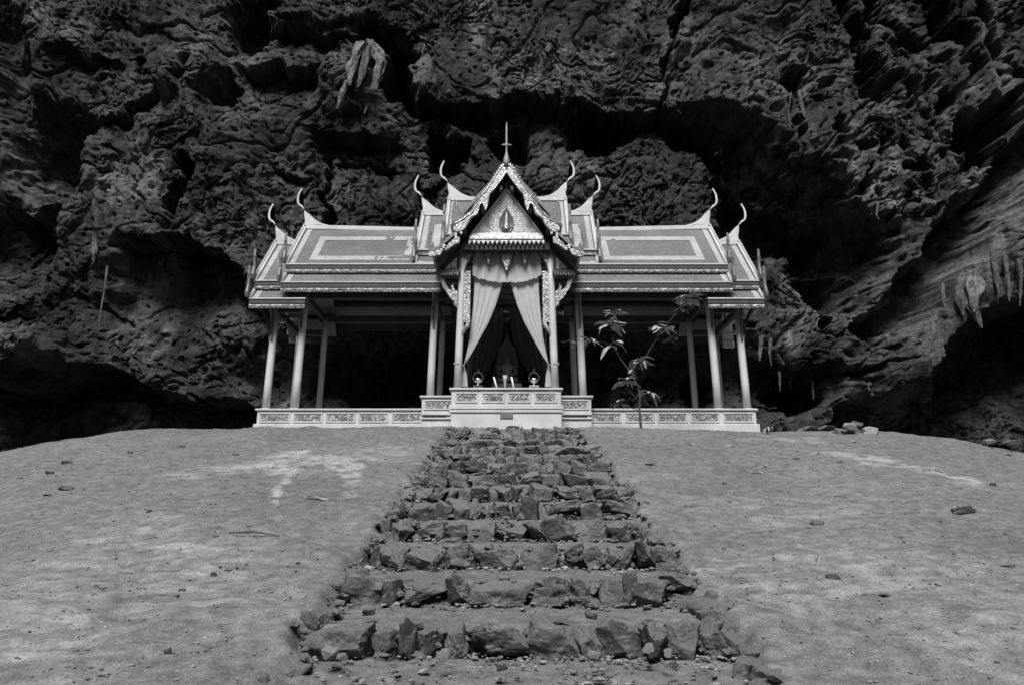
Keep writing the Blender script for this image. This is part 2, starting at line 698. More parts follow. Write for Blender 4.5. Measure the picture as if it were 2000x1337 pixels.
def ground_z(x, y):
    lin = slope_base(y) + RISE
    k = 0.35
    top = 2.40
    d = np.clip(0.5 + 0.5 * (top - lin) / k, 0, 1)
    z = lin * d + top * (1 - d) - k * d * (1 - d)
    r = np.hypot(x, y - 19.0)
    far = np.maximum(0, r - 7.0) * sstep(8.0, 15.0, y)
    z = z - (0.033 - 0.005 * sstep(0, 4, x)) * far ** 2 * sstep(0, 3, far + 0.5)
    z = z - 0.09 * sstep(2.2, 5.0, x) * sstep(10.0, 16.0, y)
    z = z - 0.10 * sstep(-2.0, -6.0, x) * sstep(12, 16, y) * 0.4
    # behind the pavilion the mound sinks towards the back of the cave
    z = z - 0.10 * np.maximum(0, y - 23.0)
    z = np.where(y < 1.5, slope_base(1.5) + RISE + (y - 1.5) * 0.06, z)
    z = z + 0.06 * fbm(x * 0.35, y * 0.35, 3, 3) + 0.022 * fbm(x * 1.7, y * 1.7, 4, 5) * sstep(0, 1.0, np.abs(x - 0.06) - 0.6)
    return np.maximum(z, -6.0)


def gz(x, y):
    return float(ground_z(np.array([float(x)]), np.array([float(y)]))[0])


def tread_z(x, y):
    """height of the stair earth at (x,y); step k has its riser at STEP_Y0 + k RUN"""
    k = np.floor((y - STEP_Y0) / RUN)
    k = np.clip(k, -2, NSTEP - 1)
    yk = STEP_Y0 + k * RUN
    back = sstep(0.16, 0.11, y - yk)
    f = np.clip((y - yk) / RUN, 0, 1)
    z = slope_base(yk) + RISE * 0.93 + 0.075 * f
    z = z - back * (k > -2) * 0.20
    return z + 0.012 * fbm(x * 4, y * 4, 4, 9)


def build_ground():
    def spaced(a, b, fa, fb, fine, growth):
        pts = list(np.arange(fa, fb, fine))
        s = fine
        x = fb
        while x < b:
            pts.append(x)
            s *= growth
            x += s
        pts.append(b)
        s = fine
        x = fa
        while x > a:
            x -= s
            s *= growth
            pts.append(max(x, a))
        return np.unique(np.array(pts))
    xs = spaced(-34, 34, -1.75, 1.9, 0.024, 1.022)
    ys = spaced(-6, 44, 3.4, 17.6, 0.035, 1.03)
    X, Y = np.meshgrid(xs, ys)
    Z = ground_z(X, Y)
    # the cut in which the stairs lie, with a ragged edge
    e0 = SX0 + 0.10 * fbm(Y * 1.3, X * 0 + 2, 3, 21) + 0.008 * fbm(Y * 5, X * 0, 2, 22)
    e1 = SX1 + 0.12 * fbm(Y * 1.5, X * 0 + 5, 3, 23) + 0.010 * fbm(Y * 5, X * 0, 2, 24)
    ins = sstep(-0.10, 0.04, X - e0) * sstep(-0.10, 0.04, e1 - X) * (Y < 17.05) * (Y > 3.4)
    T = tread_z(X, Y)
    T = T - 0.02
    Z = Z * (1 - ins) + np.minimum(T, Z) * ins
    Z = Z + 0.012 * fbm(X * 6, Y * 6, 3, 31) + 0.012 * np.minimum(0, fbm(X * 2.6, Y * 2.6, 3, 33) + 0.25)
    # pixel place of each vertex, only to put the stains where the mound has them
    d = Y * CP + Z * SP
    d = np.maximum(d, 0.5)
    px = 1000 + FPX * X / d
    py = 668.5 - FPX * (Z * CP - Y * SP) / d
    wx = px + 14 * fbm(X * 1.1, Y * 1.1, 4, 41)
    wy = py + 8 * fbm(X * 1.3, Y * 1.3, 4, 43)

    def e(cx, cy, rx, ry, soft=0.5, rot=0.0):
        c, s = math.cos(rot), math.sin(rot)
        dx, dy = wx - cx, wy - cy
        rr = np.hypot((dx * c + dy * s) / rx, (-dx * s + dy * c) / ry)
        return sstep(1 + soft, 1 - soft, rr)
    dust = 0.9 * e(330, 1070, 190, 55) + 0.9 * e(90, 1190, 190, 75) + 0.7 * e(430, 1150, 150, 60) + 0.8 * e(60, 1280, 160, 60) \
        + 0.6 * e(1450, 1170, 180, 80) + 0.9 * e(1400, 1105, 70, 22) + 0.8 * e(1700, 1110, 170, 60) + 0.6 * e(1560, 1000, 160, 35) + 0.5 * e(1850, 1200, 200, 110) \
        + 0.5 * e(1500, 1180, 70, 30) + 0.5 * e(620, 1240, 90, 40) + 0.12
    stain = 0.8 * e(600, 905, 110, 22) + 0.8 * e(545, 950, 9, 36, 0.4, 0.25) + 0.5 * e(690, 935, 20, 50, 0.5, 0.35) + 0.4 * e(760, 885, 60, 20) \
        + 0.45 * e(420, 920, 200, 12, 0.8, -0.15) + 0.9 * e(1730, 902, 120, 11, 0.5, 0.17) + 0.8 * e(1870, 935, 60, 8, 0.5, 0.3) + 0.5 * e(1520, 857, 120, 7) \
        + 0.35 * e(200, 870, 180, 10, 0.9, -0.1)
    stain = sstep(0.22, 0.62, stain) * sstep(-0.5, 0.2, fbm(X * 2.3, Y * 2.3, 3, 47))
    dark_patch = 0.5 * e(420, 838, 420, 8, 0.9) + 0.5 * e(1350, 862, 200, 14, 0.9) + 0.35 * e(1800, 880, 200, 10, 0.9) + 0.45 * e(640, 945, 55, 22) \
        + 0.45 * e(760, 832, 120, 6) + 0.35 * ins  # darker earth along the crest, in patches and in the stair cut
    return grid_object('ground', X, Y, Z, M['earth'],
                       attrs={'dust': np.clip(dust, 0, 1), 'stain': np.clip(stain, 0, 1), 'dark_patch': np.clip(dark_patch, 0, 1)})


ground = tag(build_ground(), kind='structure')


# ------------------------------------------------------------------ CAVE WALL
def build_cave():
    xs = np.unique(np.concatenate([np.linspace(-32, -21, 90), np.linspace(-21, 21, 1120), np.linspace(21, 32, 90)]))
    zs = np.unique(np.concatenate([np.linspace(-2.5, 1.5, 40), np.linspace(1.5, 22.5, 600), np.linspace(22.5, 29, 70)]))
    X, Z = np.meshgrid(xs, zs)
    Yb = 28.2 - 0.07 * (Z - 2.0) - 0.004 * X * X
    d = Yb * CP + Z * SP
    px = 1000 + FPX * X / d
    py = 668.5 - FPX * (Z * CP - Yb * SP) / d
    wx = px + 26 * fbm(X * 0.45, Z * 0.45, 4, 51) + 7 * fbm(X * 2.4, Z * 2.4, 3, 55)
    wy = py + 20 * fbm(X * 0.45, Z * 0.45, 4, 61) + 6 * fbm(X * 2.4, Z * 2.4, 3, 65)

    def ell(cx, cy, rx, ry, rot=0.0, soft=0.22):
        c, s_ = math.cos(R(rot)), math.sin(R(rot))
        dx, dy = wx - cx, wy - cy
        rr = np.hypot((dx * c + dy * s_) / rx, (-dx * s_ + dy * c) / ry)
        return sstep(1 + soft, 1 - soft, rr)

    def stroke(pts, w, soft=0.6):
        best = np.full(wx.shape, 1e9)
        for (a, b) in zip(pts[:-1], pts[1:]):
            ax, ay = a
            ux, uy = b[0] - ax, b[1] - ay
            t = np.clip(((wx - ax) * ux + (wy - ay) * uy) / (ux * ux + uy * uy), 0, 1)
            best = np.minimum(best, np.hypot(wx - ax - t * ux, wy - ay - t * uy))
        return sstep(w * (1 + soft), w * (1 - soft), best)

    def ledge(pts, out, up, back, down):
        """rock stands out above the line and is hollow under it"""
        xp = [p[0] for p in pts]
        yp = [p[1] for p in pts]
        ye = np.interp(wx, xp, yp)
        t = ye - wy
        win = sstep(xp[0] - 25, xp[0] + 25, wx) * sstep(xp[-1] + 25, xp[-1] - 25, wx)
        above = sstep(-3, 3, t) * np.exp(-np.maximum(t, 0) / up)
        below = sstep(3, -3, t) * np.exp(-np.maximum(-t, 0) / down)
        return win * (out * above - back * below)

    sl = stroke([(2140, 200), (2010, 380), (1920, 480), (1840, 580), (1740, 720)], 92, 0.85)
    FQ = 0.25 + 0.95 * sstep(-0.35, 0.45, fbm(X * 0.22, Z * 0.22, 3, 121))
    FQ = FQ * (1 - 0.75 * sl)
    D = 0.7 * fbm(X * 0.13, Z * 0.13, 3, 71)
    # tilted strata and blocks
    u = X * 0.95 + Z * 0.3
    v = Z * 0.95 - X * 0.3
    ww = 0.8 * fbm(X * 0.3, Z * 0.3, 3, 75)
    f1, f2, val = worley(u * 0.30 + ww, v * 0.46 + ww, 1)
    D += 0.16 * (val - 0.5) + 0.16 * sstep(0, 0.12, f2 - f1) - 0.22 * f1 * f1
    f1, f2, val = worley(u * 0.85 + ww * 2, v * 1.3 + ww, 2)
    D += 0.07 * (val - 0.5) + 0.05 * sstep(0, 0.08, f2 - f1) - 0.06 * f1 * f1
    D += 0.20 * fbm(X * 0.5 + ww, Z * 0.5, 4, 77, 0.5)
    f1, f2, val = worley(X * 2.1 + ww * 3, Z * 2.6 + ww, 3)
    D += FQ * (0.035 * (val - 0.5) + 0.03 * sstep(0, 0.15, f2 - f1))
    D += FQ * 0.075 * fbm(X * 1.6, Z * 1.6, 5, 81, 0.62)

    D += FQ * 0.03 * ridged(X * 1.3 + ww * 3, Z * 1.6 + ww, 4, 83, 0.6) + FQ * 0.035 * fbm(X * 6 + ww * 4, Z * 7, 3, 87, 0.7)
    D += 0.06 * sstep(0.0, 0.5, fbm(X * 0.22, Z * 0.22, 2, 97)) * ridged(X * 3.2, Z * 0.5 + ww, 3, 98, 0.6)      # rills where water ran
    f1, f2, val = worley(X * 3.3 + ww * 2, Z * 3.3, 9)
    D -= 0.16 * sstep(0.30, 0.05, f1) * (val > 0.62)                                                      # small pits
    f1, f2, val = worley(u * 1.5 + ww * 4, v * 2.0 - ww * 3, 7)
    D -= 0.22 * sstep(0.09, 0.0, f2 - f1) * sstep(-0.1, 0.4, fbm(X * 0.25, Z * 0.25, 2, 89))
    L = 0
    L = L + ledge([(560, 60), (640, 80), (700, 62), (760, 80), (800, 150), (810, 196), (850, 210), (930, 205), (1010, 203), (1090, 205), (1160, 212), (1290, 214), (1380, 235), (1470, 300)], 0.9, 120, 0.2, 40)
    L = L + ledge([(790, 196), (830, 205), (900, 210), (1000, 206), (1120, 212), (1290, 212), (1400, 235), (1480, 270)], 0.5, 60, 2.2, 30)
    L = L + ledge([(480, 135), (560, 148), (630, 155)], 1.2, 60, 2.4, 24)
    L = L + ledge([(540, 70), (620, 92), (690, 100)], 1.0, 50, 2.2, 22)
    L = L + ledge([(630, 262), (700, 282), (775, 292)], 1.1, 50, 2.6, 32)
    L = L + ledge([(120, 120), (180, 128), (215, 118)], 0.7, 40, 1.5, 18)
    L = L + ledge([(190, 232), (260, 244), (330, 180), (380, 130)], 0.9, 60, 1.2, 20)
    L = L + ledge([(30, 396), (80, 405), (120, 402)], 0.7, 40, 1.8, 24)
    L = L + ledge([(220, 478), (330, 478), (420, 488), (470, 520), (540, 600)], 1.2, 90, 3.0, 80)
    L = L + ledge([(0, 738), (60, 752), (150, 742), (230, 722), (330, 762), (470, 792), (560, 800)], 1.0, 60, 4.0, 200)
    L = L + ledge([(1480, 700), (1560, 716), (1640, 722), (1700, 712)], 1.0, 60, 2.6, 60)
    L = L + ledge([(1660, 790), (1720, 760), (1790, 700), (1850, 640), (1900, 610), (1960, 600), (2060, 590)], 0.2, 70, 7.0, 400)
    L = L + ledge([(1380, 300), (1450, 330), (1560, 380), (1660, 420)], 1.2, 90, 3.0, 110)
    L = L + ledge([(540, 330), (600, 345)], 0.6, 30, 1.4, 16)
    L = L + ledge([(800, 420), (880, 300), (930, 320)], 0.4, 30, 1.2, 24)
    D += 0.44 * L
    D0 = D
    D -= 2.2 * ell(88, 290, 70, 80, 20, 0.5)
    D -= 1.4 * ell(10, 110, 45, 110, 0, 0.5)
    D -= 1.2 * ell(20, 480, 80, 80, 0, 0.5)
    D -= 2.6 * ell(500, 28, 42, 62, 0, 0.3)
    D -= 2.0 * ell(430, 190, 36, 36, 0, 0.4)
    D -= 1.6 * ell(350, 330, 14, 20)
    D -= 1.8 * stroke([(355, 350), (340, 400), (345, 455)], 9)
    D -= 2.4 * stroke([(720, 78), (765, 95), (785, 130), (795, 200)], 20)
    D -= 2.6 * ell(770, 160, 26, 60, 20)
    D -= 1.6 * stroke([(645, 290), (640, 350), (646, 430)], 6)
    D -= 1.4 * stroke([(660, 335), (720, 330), (770, 340)], 5)
    D -= 2.6 * ell(885, 305, 36, 28, -30)
    D -= 2.2 * ell(850, 280, 20, 50, 20)
    D -= 2.0 * ell(1000, 270, 30, 40, 0, 0.4)
    D -= 2.2 * ell(1170, 250, 60, 36, 0, 0.4)
    D -= 2.4 * ell(1400, 260, 90, 40, 10, 0.4)
    D -= 3.2 * ell(1480, 400, 62, 120, 0, 0.4)
    D -= 2.6 * ell(1600, 400, 70, 70, 0, 0.45)
    D -= 2.0 * stroke([(1350, -20), (1332, 50), (1303, 140), (1285, 215)], 5)
    D -= 2.0 * stroke([(1650, -20), (1672, 60), (1680, 130), (1715, 185)], 17)
    D -= 1.8 * stroke([(1715, 0), (1730, 70), (1800, 95)], 13)
    D -= 2.2 * stroke([(1790, -20), (1830, 60), (1885, 90), (1905, 160)], 16)
    D -= 1.8 * stroke([(1905, 20), (1950, 110), (1990, 170)], 10)
    D -= 3.4 * ell(1893, 285, 34, 44, -10, 0.15)
    D -= 3.4 * ell(1948, 240, 30, 46, 35, 0.15)
    D -= 3.0 * ell(1552, 160, 24, 24, 0, 0.2)
    for (cx, cy, rr) in ((1757, 187, 13), (1833, 205, 12), (1788, 135, 8), (1868, 135, 10), (1635, 240, 7), (1690, 250, 6), (1765, 378, 9), (1790, 392, 10),
                         (1790, 345, 11), (1840, 300, 7), (1700, 330, 6), (1725, 290, 5), (1660, 275, 5), (1750, 230, 5), (1885, 160, 7), (1660, 420, 14),
                         (1470, 640, 10), (270, 120, 10), (205, 160, 8), (385, 470, 8), (1815, 250, 6), (1780, 300, 6), (1860, 330, 8), (1740, 420, 9)):
        D -= (0.6 + rr * 0.07) * ell(cx, cy, rr, rr * 1.15, 0, 0.3)
    # pocked limestone of the right part
    f1, f2, val = worley(X * 1.35 + ww, Z * 1.35, 5)
    D -= 0.75 * ell(1760, 300, 250, 190, 0, 0.5) * sstep(0.34, 0.14, f1) * (val > 0.35)
    D -= 2.4 * ell(1581, 640, 15, 26, 0, 0.2)
    D -= 2.4 * ell(1570, 770, 50, 30, 0, 0.3)
    D = D0 + 0.48 * (D - D0)
    # the long rock slab that leans across the right side, and the dark furrow along it
    D = D * (1 - 0.6 * sl) + 2.2 * sl
    D -= 3.2 * stroke([(2060, 230), (1950, 345), (1850, 480), (1770, 590), (1690, 660)], 34, 0.5)
    D -= 2.6 * ell(1640, 560, 60, 40, 0, 0.5)
    D += 1.0 * ell(1700, 745, 40, 36, 0, 0.5)
    # pale tongue of rock low on the left
    D += 2.4 * ell(95, 700, 100, 42, 4, 0.5)
    D += 0.15 * ell(95, 700, 100, 42, 4, 0.5) * ridged(X * 0.6 + Z * 0.8, Z * 2.4, 3, 91)
    D += 0.9 * ell(680, 170, 50, 60, 0, 0.6)
    D += 1.2 * ell(345, 190, 17, 24, 10, 0.5)
    # dark space behind and under the pavilion
    D -= 3.0 * ell(1000, 745, 470, 95, 0, 0.5)
    D -= 2.0 * ell(760, 700, 160, 60, 0, 0.5)
    D -= 0.9 * ell(300, 580, 120, 60, 0, 0.8)
    D -= 3.0 * ell(1640, 500, 90, 80, 0, 0.6)
    D -= 1.6 * ell(1390, 760, 30, 50, 0, 0.4)
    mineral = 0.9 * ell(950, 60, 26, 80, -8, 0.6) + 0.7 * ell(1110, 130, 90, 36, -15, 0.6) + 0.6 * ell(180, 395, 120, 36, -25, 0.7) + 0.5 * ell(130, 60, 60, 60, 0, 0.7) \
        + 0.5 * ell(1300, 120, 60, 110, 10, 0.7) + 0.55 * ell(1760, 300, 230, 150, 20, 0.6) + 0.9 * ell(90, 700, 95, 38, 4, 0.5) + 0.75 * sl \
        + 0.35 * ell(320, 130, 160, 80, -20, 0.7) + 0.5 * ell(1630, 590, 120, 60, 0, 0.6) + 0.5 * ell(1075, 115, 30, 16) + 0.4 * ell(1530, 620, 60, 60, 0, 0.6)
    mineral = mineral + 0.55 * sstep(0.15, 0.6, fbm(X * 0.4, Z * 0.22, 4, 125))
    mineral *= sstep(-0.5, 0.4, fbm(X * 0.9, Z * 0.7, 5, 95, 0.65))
    dist_cut = sstep(0, 1, D) * 0
    Y = Yb - D + dist_cut
    Y = np.maximum(Y, 22.6 + 0.02 * Z)
    X0_, Z0_ = X, Z
    keep = (np.abs(X0_) < 31) & (Z0_ > -2.4) & (Z0_ < 28.9)
    X = X0_ + keep * FQ * 0.13 * fbm(Y * 1.7 + X0_ * 0.15, Z0_ * 1.3, 4, 111, 0.6)
    Z = Z0_ + keep * FQ * 0.15 * fbm(X0_ * 1.2, Y * 1.7 + Z0_ * 0.1, 4, 115, 0.6)
    d = Y * CP + Z * SP
    global CVX, CVY, CVD
    CVX = 1000 + FPX * X / d
    CVY = 668.5 - FPX * (Z * CP - Y * SP) / d
    CVD = Y
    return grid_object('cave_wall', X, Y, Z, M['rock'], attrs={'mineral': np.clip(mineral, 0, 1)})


cave = tag(build_cave(), kind='structure')


# the rest of the cave: side walls, the wall behind the photographer and the rim of the opening overhead
def build_shell():
    n, mrow = 150, 60
    th = np.linspace(R(-22), R(202), n)
    s = np.linspace(0, 1, mrow)
    T, S = np.meshgrid(th, s)
    # ring round (0, 12); leaves the back open where cave_wall stands
    rad_x, rad_y = 29.0, 32.0
    Z = -6 + (16 + 16 * np.abs(np.cos(T)) ** 1.5) * S
    shrink = 1 - 0.16 * sstep(0.35, 1.0, S)
    Xr = np.cos(T) * rad_x * shrink
    Yr = 14.0 - np.sin(T) * rad_y * shrink
    nzv = 1.6 * fbm(T * 4, S * 5, 4, 101) + 0.6 * ridged(T * 12, S * 14, 3, 105)
    X = Xr + np.cos(T) * -nzv
    Y = Yr + np.sin(T) * nzv
    return grid_object('cave_side_wall', X, Y, Z, M['rock'], attrs={'mineral': np.zeros_like(X)}, flip=True)


shell = tag(build_shell(), kind='structure')


def wall_y(px, py, r=9):
    m_ = (np.abs(CVX - px) < r) & (np.abs(CVY - py) < r)
    return float(CVD[m_].min()) if m_.any() else 25.0


def stalactite(pxs, Y, radii, squash=0.8, seed=0, flut=0.5, parent=cave, name='stalactite', m='flowstone'):
    if seed not in (0, 1, 2, 4, 6, 17):
        m = 'drip'
    Y = min(wall_y(*pxs[0]), wall_y(*pxs[len(pxs) // 2])) - radii[0] * 0.1
    pts = [at(p[0], p[1], Y) for p in pxs]
    radii = [r_ * (0.68 if seed < 7 else 0.46) for r_ in radii]
    # resample
    P, Rr = [], []
    for i in range(len(pts) - 1):
        for k in range(14):
            f = k / 14
            P.append(pts[i].lerp(pts[i + 1], f))
            Rr.append(radii[i] * (1 - f) + radii[i + 1] * f)
    P.append(pts[-1])
    Rr.append(radii[-1])
    n = 36
    vs, fs = [], []
    for i, p in enumerate(P):
        for k in range(n):
            a = 2 * PI * k / n
            rr = Rr[i] * (1 + 0.9 * flut * mnoise.noise(Vector((math.cos(a) * 2.6 + seed * 3, math.sin(a) * 2.6, p.z * 0.7))) + 0.75 * mnoise.noise(Vector((math.cos(a) * 1.5 + seed, math.sin(a) * 1.5, p.z * 2.4))) + 0.16 * mnoise.noise(Vector((math.cos(a) * 6 + seed, math.sin(a) * 6, p.z * 7))))
            vs.append((p.x + math.cos(a) * rr, p.y + math.sin(a) * rr * squash, p.z))
    for i in range(len(P) - 1):
        for k in range(n):
            k2 = (k + 1) % n
            fs.append((i * n + k, i * n + k2, (i + 1) * n + k2, (i + 1) * n + k))
    fs.append(tuple((len(P) - 1) * n + k for k in range(n)))
    b = MB()
    b.add(vs, fs)
    return b.build(name, M[m], parent, smooth=True)


for i, (pl, Y, rd) in enumerate([
    ([(706, 84), (694, 108), (684, 138), (683, 168)], 25.2, [0.30, 0.24, 0.20, 0.05]),
    ([(678, 158), (668, 182), (657, 214)], 25.1, [0.11, 0.12, 0.03]),
    ([(724, 80), (744, 122), (736, 156), (722, 190), (712, 222)], 25.3, [0.24, 0.30, 0.20, 0.13, 0.03]),
    ([(718, 92), (712, 122), (706, 150), (699, 172)], 25.7, [0.2, 0.2, 0.15, 0.05]),
    ([(1893, 528), (1890, 560), (1900, 600), (1918, 642)], 22.9, [0.30, 0.42, 0.28, 0.03]),
    ([(1880, 535), (1874, 575), (1882, 618)], 23.1, [0.22, 0.26, 0.04]),
    ([(1905, 535), (1908, 570), (1903, 610)], 22.8, [0.2, 0.24, 0.05]),
    ([(1560, 178), (1566, 205), (1573, 232)], 25.6, [0.12, 0.13, 0.03]),
    ([(1545, 180), (1540, 220), (1543, 256)], 25.6, [0.06, 0.04, 0.02]),
    ([(1938, 490), (1945, 540), (1952, 580)], 23.2, [0.16, 0.14, 0.02]),
    ([(1962, 500), (1968, 540), (1972, 590)], 23.2, [0.18, 0.12, 0.02]),
    ([(1990, 505), (1994, 545), (1992, 600)], 23.1, [0.2, 0.13, 0.02]),
    ([(1840, 552), (1843, 585), (1846, 606)], 23.4, [0.12, 0.10, 0.02]),
    ([(183, 462), (184, 490), (183, 512)], 26.0, [0.15, 0.2, 0.08]),
    ([(210, 520), (205, 560), (196, 610), (193, 648)], 26.0, [0.09, 0.06, 0.05, 0.02]),
    ([(1487, 655), (1486, 680), (1484, 705)], 25.6, [0.16, 0.14, 0.03]),
    ([(1505, 660), (1503, 690), (1507, 715)], 25.8, [0.12, 0.08, 0.02]),
    ([(1586, 742), (1588, 762), (1589, 780)], 25.4, [0.07, 0.09, 0.03]),
    ([(1545, 735), (1544, 745), (1544, 760)], 25.6, [0.10, 0.07, 0.02]),
    ([(1522, 725), (1523, 745), (1524, 765)], 25.6, [0.12, 0.08, 0.02]),
    ([(1715, 395), (1712, 420), (1718, 430)], 25.4, [0.09, 0.07, 0.02]),
]):
    stalactite(pl, Y, rd, seed=i)


# ------------------------------------------------------------------ STONES
def stone_mesh(name, seed, m, sub=3, rough=0.05, flat=1.0):
    rs = random.Random(seed)
    bm = bmesh.new()
    bmesh.ops.create_icosphere(bm, subdivisions=sub, radius=1.0)
    planes = []
    for ax in range(3):
        for sg in (-1, 1):
            v = [rs.uniform(-0.28, 0.28) for _ in range(3)]
            v[ax] = sg
            planes.append((Vector(v).normalized(), rs.uniform(0.72, 0.95)))
    for _ in range(rs.randint(5, 9)):
        v = Vector((rs.gauss(0, 1), rs.gauss(0, 1), rs.gauss(0, 1))).normalized()
        planes.append((v, rs.uniform(0.72, 1.02)))
    for v in bm.verts:
        nrm = v.co.normalized()
        r = 1.5
        for p, dd in planes:
            c = nrm.dot(p)
            if c > 0.05:
                r = min(r, dd / c)
        q = nrm * r
        r += rough * 1.6 * mnoise.noise(q * 1.8 + Vector((seed, 0, 0))) + rough * 0.7 * mnoise.noise(q * 5 + Vector((0, seed, 0))) + rough * 0.35 * mnoise.noise(q * 12 + Vector((0, 0, seed)))
        v.co = nrm * r
    me = bpy.data.meshes.new(name)
    bm.to_mesh(me)
    bm.free()
    me.materials.append(m)
    me.polygons.foreach_set("use_smooth", [True] * len(me.polygons))
    me.set_sharp_from_angle(angle=R(32))
    return me


STONES = [stone_mesh('stone', 100 + i, M['stone'] if i % 3 else M['stone_dark'], 5 if i < 12 else 4, 0.085) for i in range(26)]
PALES = [stone_mesh('pale_stone', 300 + i, M['pale_stone'], 3, 0.06) for i in range(5)]
DARKS = [stone_mesh('dark_stone', 330 + i, M['stone_dark'], 3, 0.06) for i in range(5)]


def put(mesh, name, loc, sc, rot, parent=None):
    o = bpy.data.objects.new(name, mesh)
    o.location = loc
    o.scale = sc
    o.rotation_euler = rot
    return link(o, parent)


stairs = empty('stone_stairway', (0.06, STEP_Y0, slope_base(STEP_Y0)))
tag(stairs, 'rough stairway of broken stones climbing the bare mound to the pavilion', 'stairway')
inv = -Vector(stairs.location)


def riser(k):
    rs = random.Random(900 + k)
    y = STEP_Y0 + k * RUN
    zb = slope_base(y) - 0.01
    h = RISE
    x = SX0 + rs.uniform(0.0, 0.06)
    big = 0.42 - 0.010 * k
    while x < SX1 - 0.05:
        w = rs.uniform(0.18, big) if rs.random() < 0.62 else rs.uniform(0.09, 0.18)
        w = min(w, SX1 - x + 0.04)
        two = rs.random() < 0.22 and w > 0.18
        if k >= 9:
            two = rs.random() < 0.3
        if two:
            h1 = h * rs.uniform(0.4, 0.6)
            specs = [(zb + h1 / 2, h1 / 2, 0), (zb + h1 + (h - h1) / 2 + 0.01, (h - h1) / 2 + 0.012, 1)]
        else:
            specs = [(zb + h / 2, h / 2 * rs.uniform(0.95, 1.2), 0)]
        for (zc, hz, up) in specs:
            depth = rs.uniform(0.13, 0.2)
            yy = y + 0.07 + rs.uniform(-0.07, 0.05) + 0.03 * up
            ms = STONES[rs.randint(0, 11) if k < 4 else rs.randint(12, 25)]
            put(ms, 'stone', (x + w / 2 + inv.x, yy + inv.y, zc + inv.z), (w / 2 * rs.uniform(1.02, 1.22), depth * rs.uniform(0.8, 1.2), hz * rs.uniform(1.05, 1.3)),
                (rs.uniform(-0.3, 0.3), rs.uniform(-0.2, 0.2) if w > 0.2 else rs.uniform(-0.6, 0.6), rs.uniform(-0.35, 0.35)), stairs)
        x += w * rs.uniform(0.93, 1.02)


for k in range(-1, NSTEP):
    riser(k)
count = len(stairs.children)
rs = random.Random(55)
# flat stones lying on the upper treads
for i in range(24):
    t = rs.random() ** 0.7
    y = 10.3 + t * 6.7
    x = rs.uniform(SX0 + 0.05, SX1 - 0.05)
    z = float(tread_z(np.array([x]), np.array([y]))[0])
    put(STONES[rs.randint(12, 25)], 'stone', (x + inv.x, y + inv.y, z + 0.01 + inv.z), (rs.uniform(0.08, 0.22), rs.uniform(0.09, 0.18), rs.uniform(0.04, 0.10)),
        (rs.uniform(-0.3, 0.3), rs.uniform(-0.2, 0.2), rs.uniform(0, 3)), stairs)
# shards along both edges of the cut
for i in range(20):
    y = 4.9 + rs.random() ** 1.3 * 12
    side = rs.random() < 0.42
    x = (SX0 + rs.uniform(-0.02, 0.06)) if side else (SX1 + rs.uniform(-0.08, 0.04))
    z = gz(x, y) - rs.uniform(0.09, 0.2)
    put(STONES[rs.randint(12, 25)], 'stone', (x + inv.x, y + inv.y, z + inv.z), (rs.uniform(0.06, 0.13), rs.uniform(0.08, 0.20), rs.uniform(0.07, 0.14)),
        (rs.uniform(-0.4, 0.4), rs.uniform(-0.4, 0.4), rs.uniform(0, 3)), stairs)


# broken stones closing the ends of the lower steps against the earth
for k in range(-1, 6):
    for side in (0, 1):
        for q in range(2):
            y = STEP_Y0 + k * RUN + RUN * (0.30 + 0.28 * q) + rs.uniform(-0.06, 0.06)
            x = (SX0 + 0.02 if side else SX1 - 0.02) + rs.uniform(-0.04, 0.04)
            if y < 4.3:
                continue
            z = gz(x, y) - 0.125
            put(STONES[rs.randint(0, 25)], 'stone', (x + inv.x, y + inv.y, z + inv.z), (rs.uniform(0.06, 0.10), rs.uniform(0.12, 0.19), rs.uniform(0.07, 0.12)),
                (rs.uniform(-0.3, 0.3), rs.uniform(-0.5, 0.5), rs.uniform(-0.5, 0.5)), stairs)


# broken chips wedged between and on the larger stones of the steps
def chips():
    rs = random.Random(31)
    forms = []
    for i in range(8):
        bm = bmesh.new()
        bmesh.ops.create_icosphere(bm, subdivisions=1, radius=1.0)
        q = [v.co * rs.uniform(0.62, 1.2) for v in bm.verts]
        bm.verts.index_update()
        forms.append((q, [tuple(v.index for v in f.verts) for f in bm.faces]))
        bm.free()
    b = MB()
    for k in range(-1, NSTEP):
        y0 = STEP_Y0 + k * RUN
        for i in range(150 if k < 5 else 110):
            up = rs.random()
            x = rs.uniform(SX0 - 0.03, SX1 + 0.03)
            if rs.random() < 0.25:
                x = (SX0 if rs.random() < 0.5 else SX1) + rs.gauss(0, 0.05)
                y = y0 + rs.uniform(0, RUN)
                z = min(gz(x, y) - 0.02, slope_base(y0) + RISE + 0.05 + rs.random() * 0.08)
            else:
                y = y0 + rs.uniform(-0.10, 0.03) + 0.10 * up
                z = slope_base(y0) + RISE * (up * 1.05)
            s_ = 0.012 + abs(rs.gauss(0, 0.020))
            m3 = Matrix.Rotation(rs.uniform(0, 6), 3, 'Z') @ Matrix.Rotation(rs.uniform(-0.6, 0.6), 3, 'X')
            sc = Vector((s_ * rs.uniform(1.0, 1.9), s_, s_ * rs.uniform(0.4, 0.9)))
            q, fs = forms[rs.randint(0, 7)]
            o_ = Vector((x + inv.x, y + inv.y, z + inv.z))
            b.add([o_ + m3 @ Vector((v.x * sc.x, v.y * sc.y, v.z * sc.z)) for v in q], fs)
    return b.build('stone_chips', M['stone'], stairs)


tag(chips(), kind='stuff')


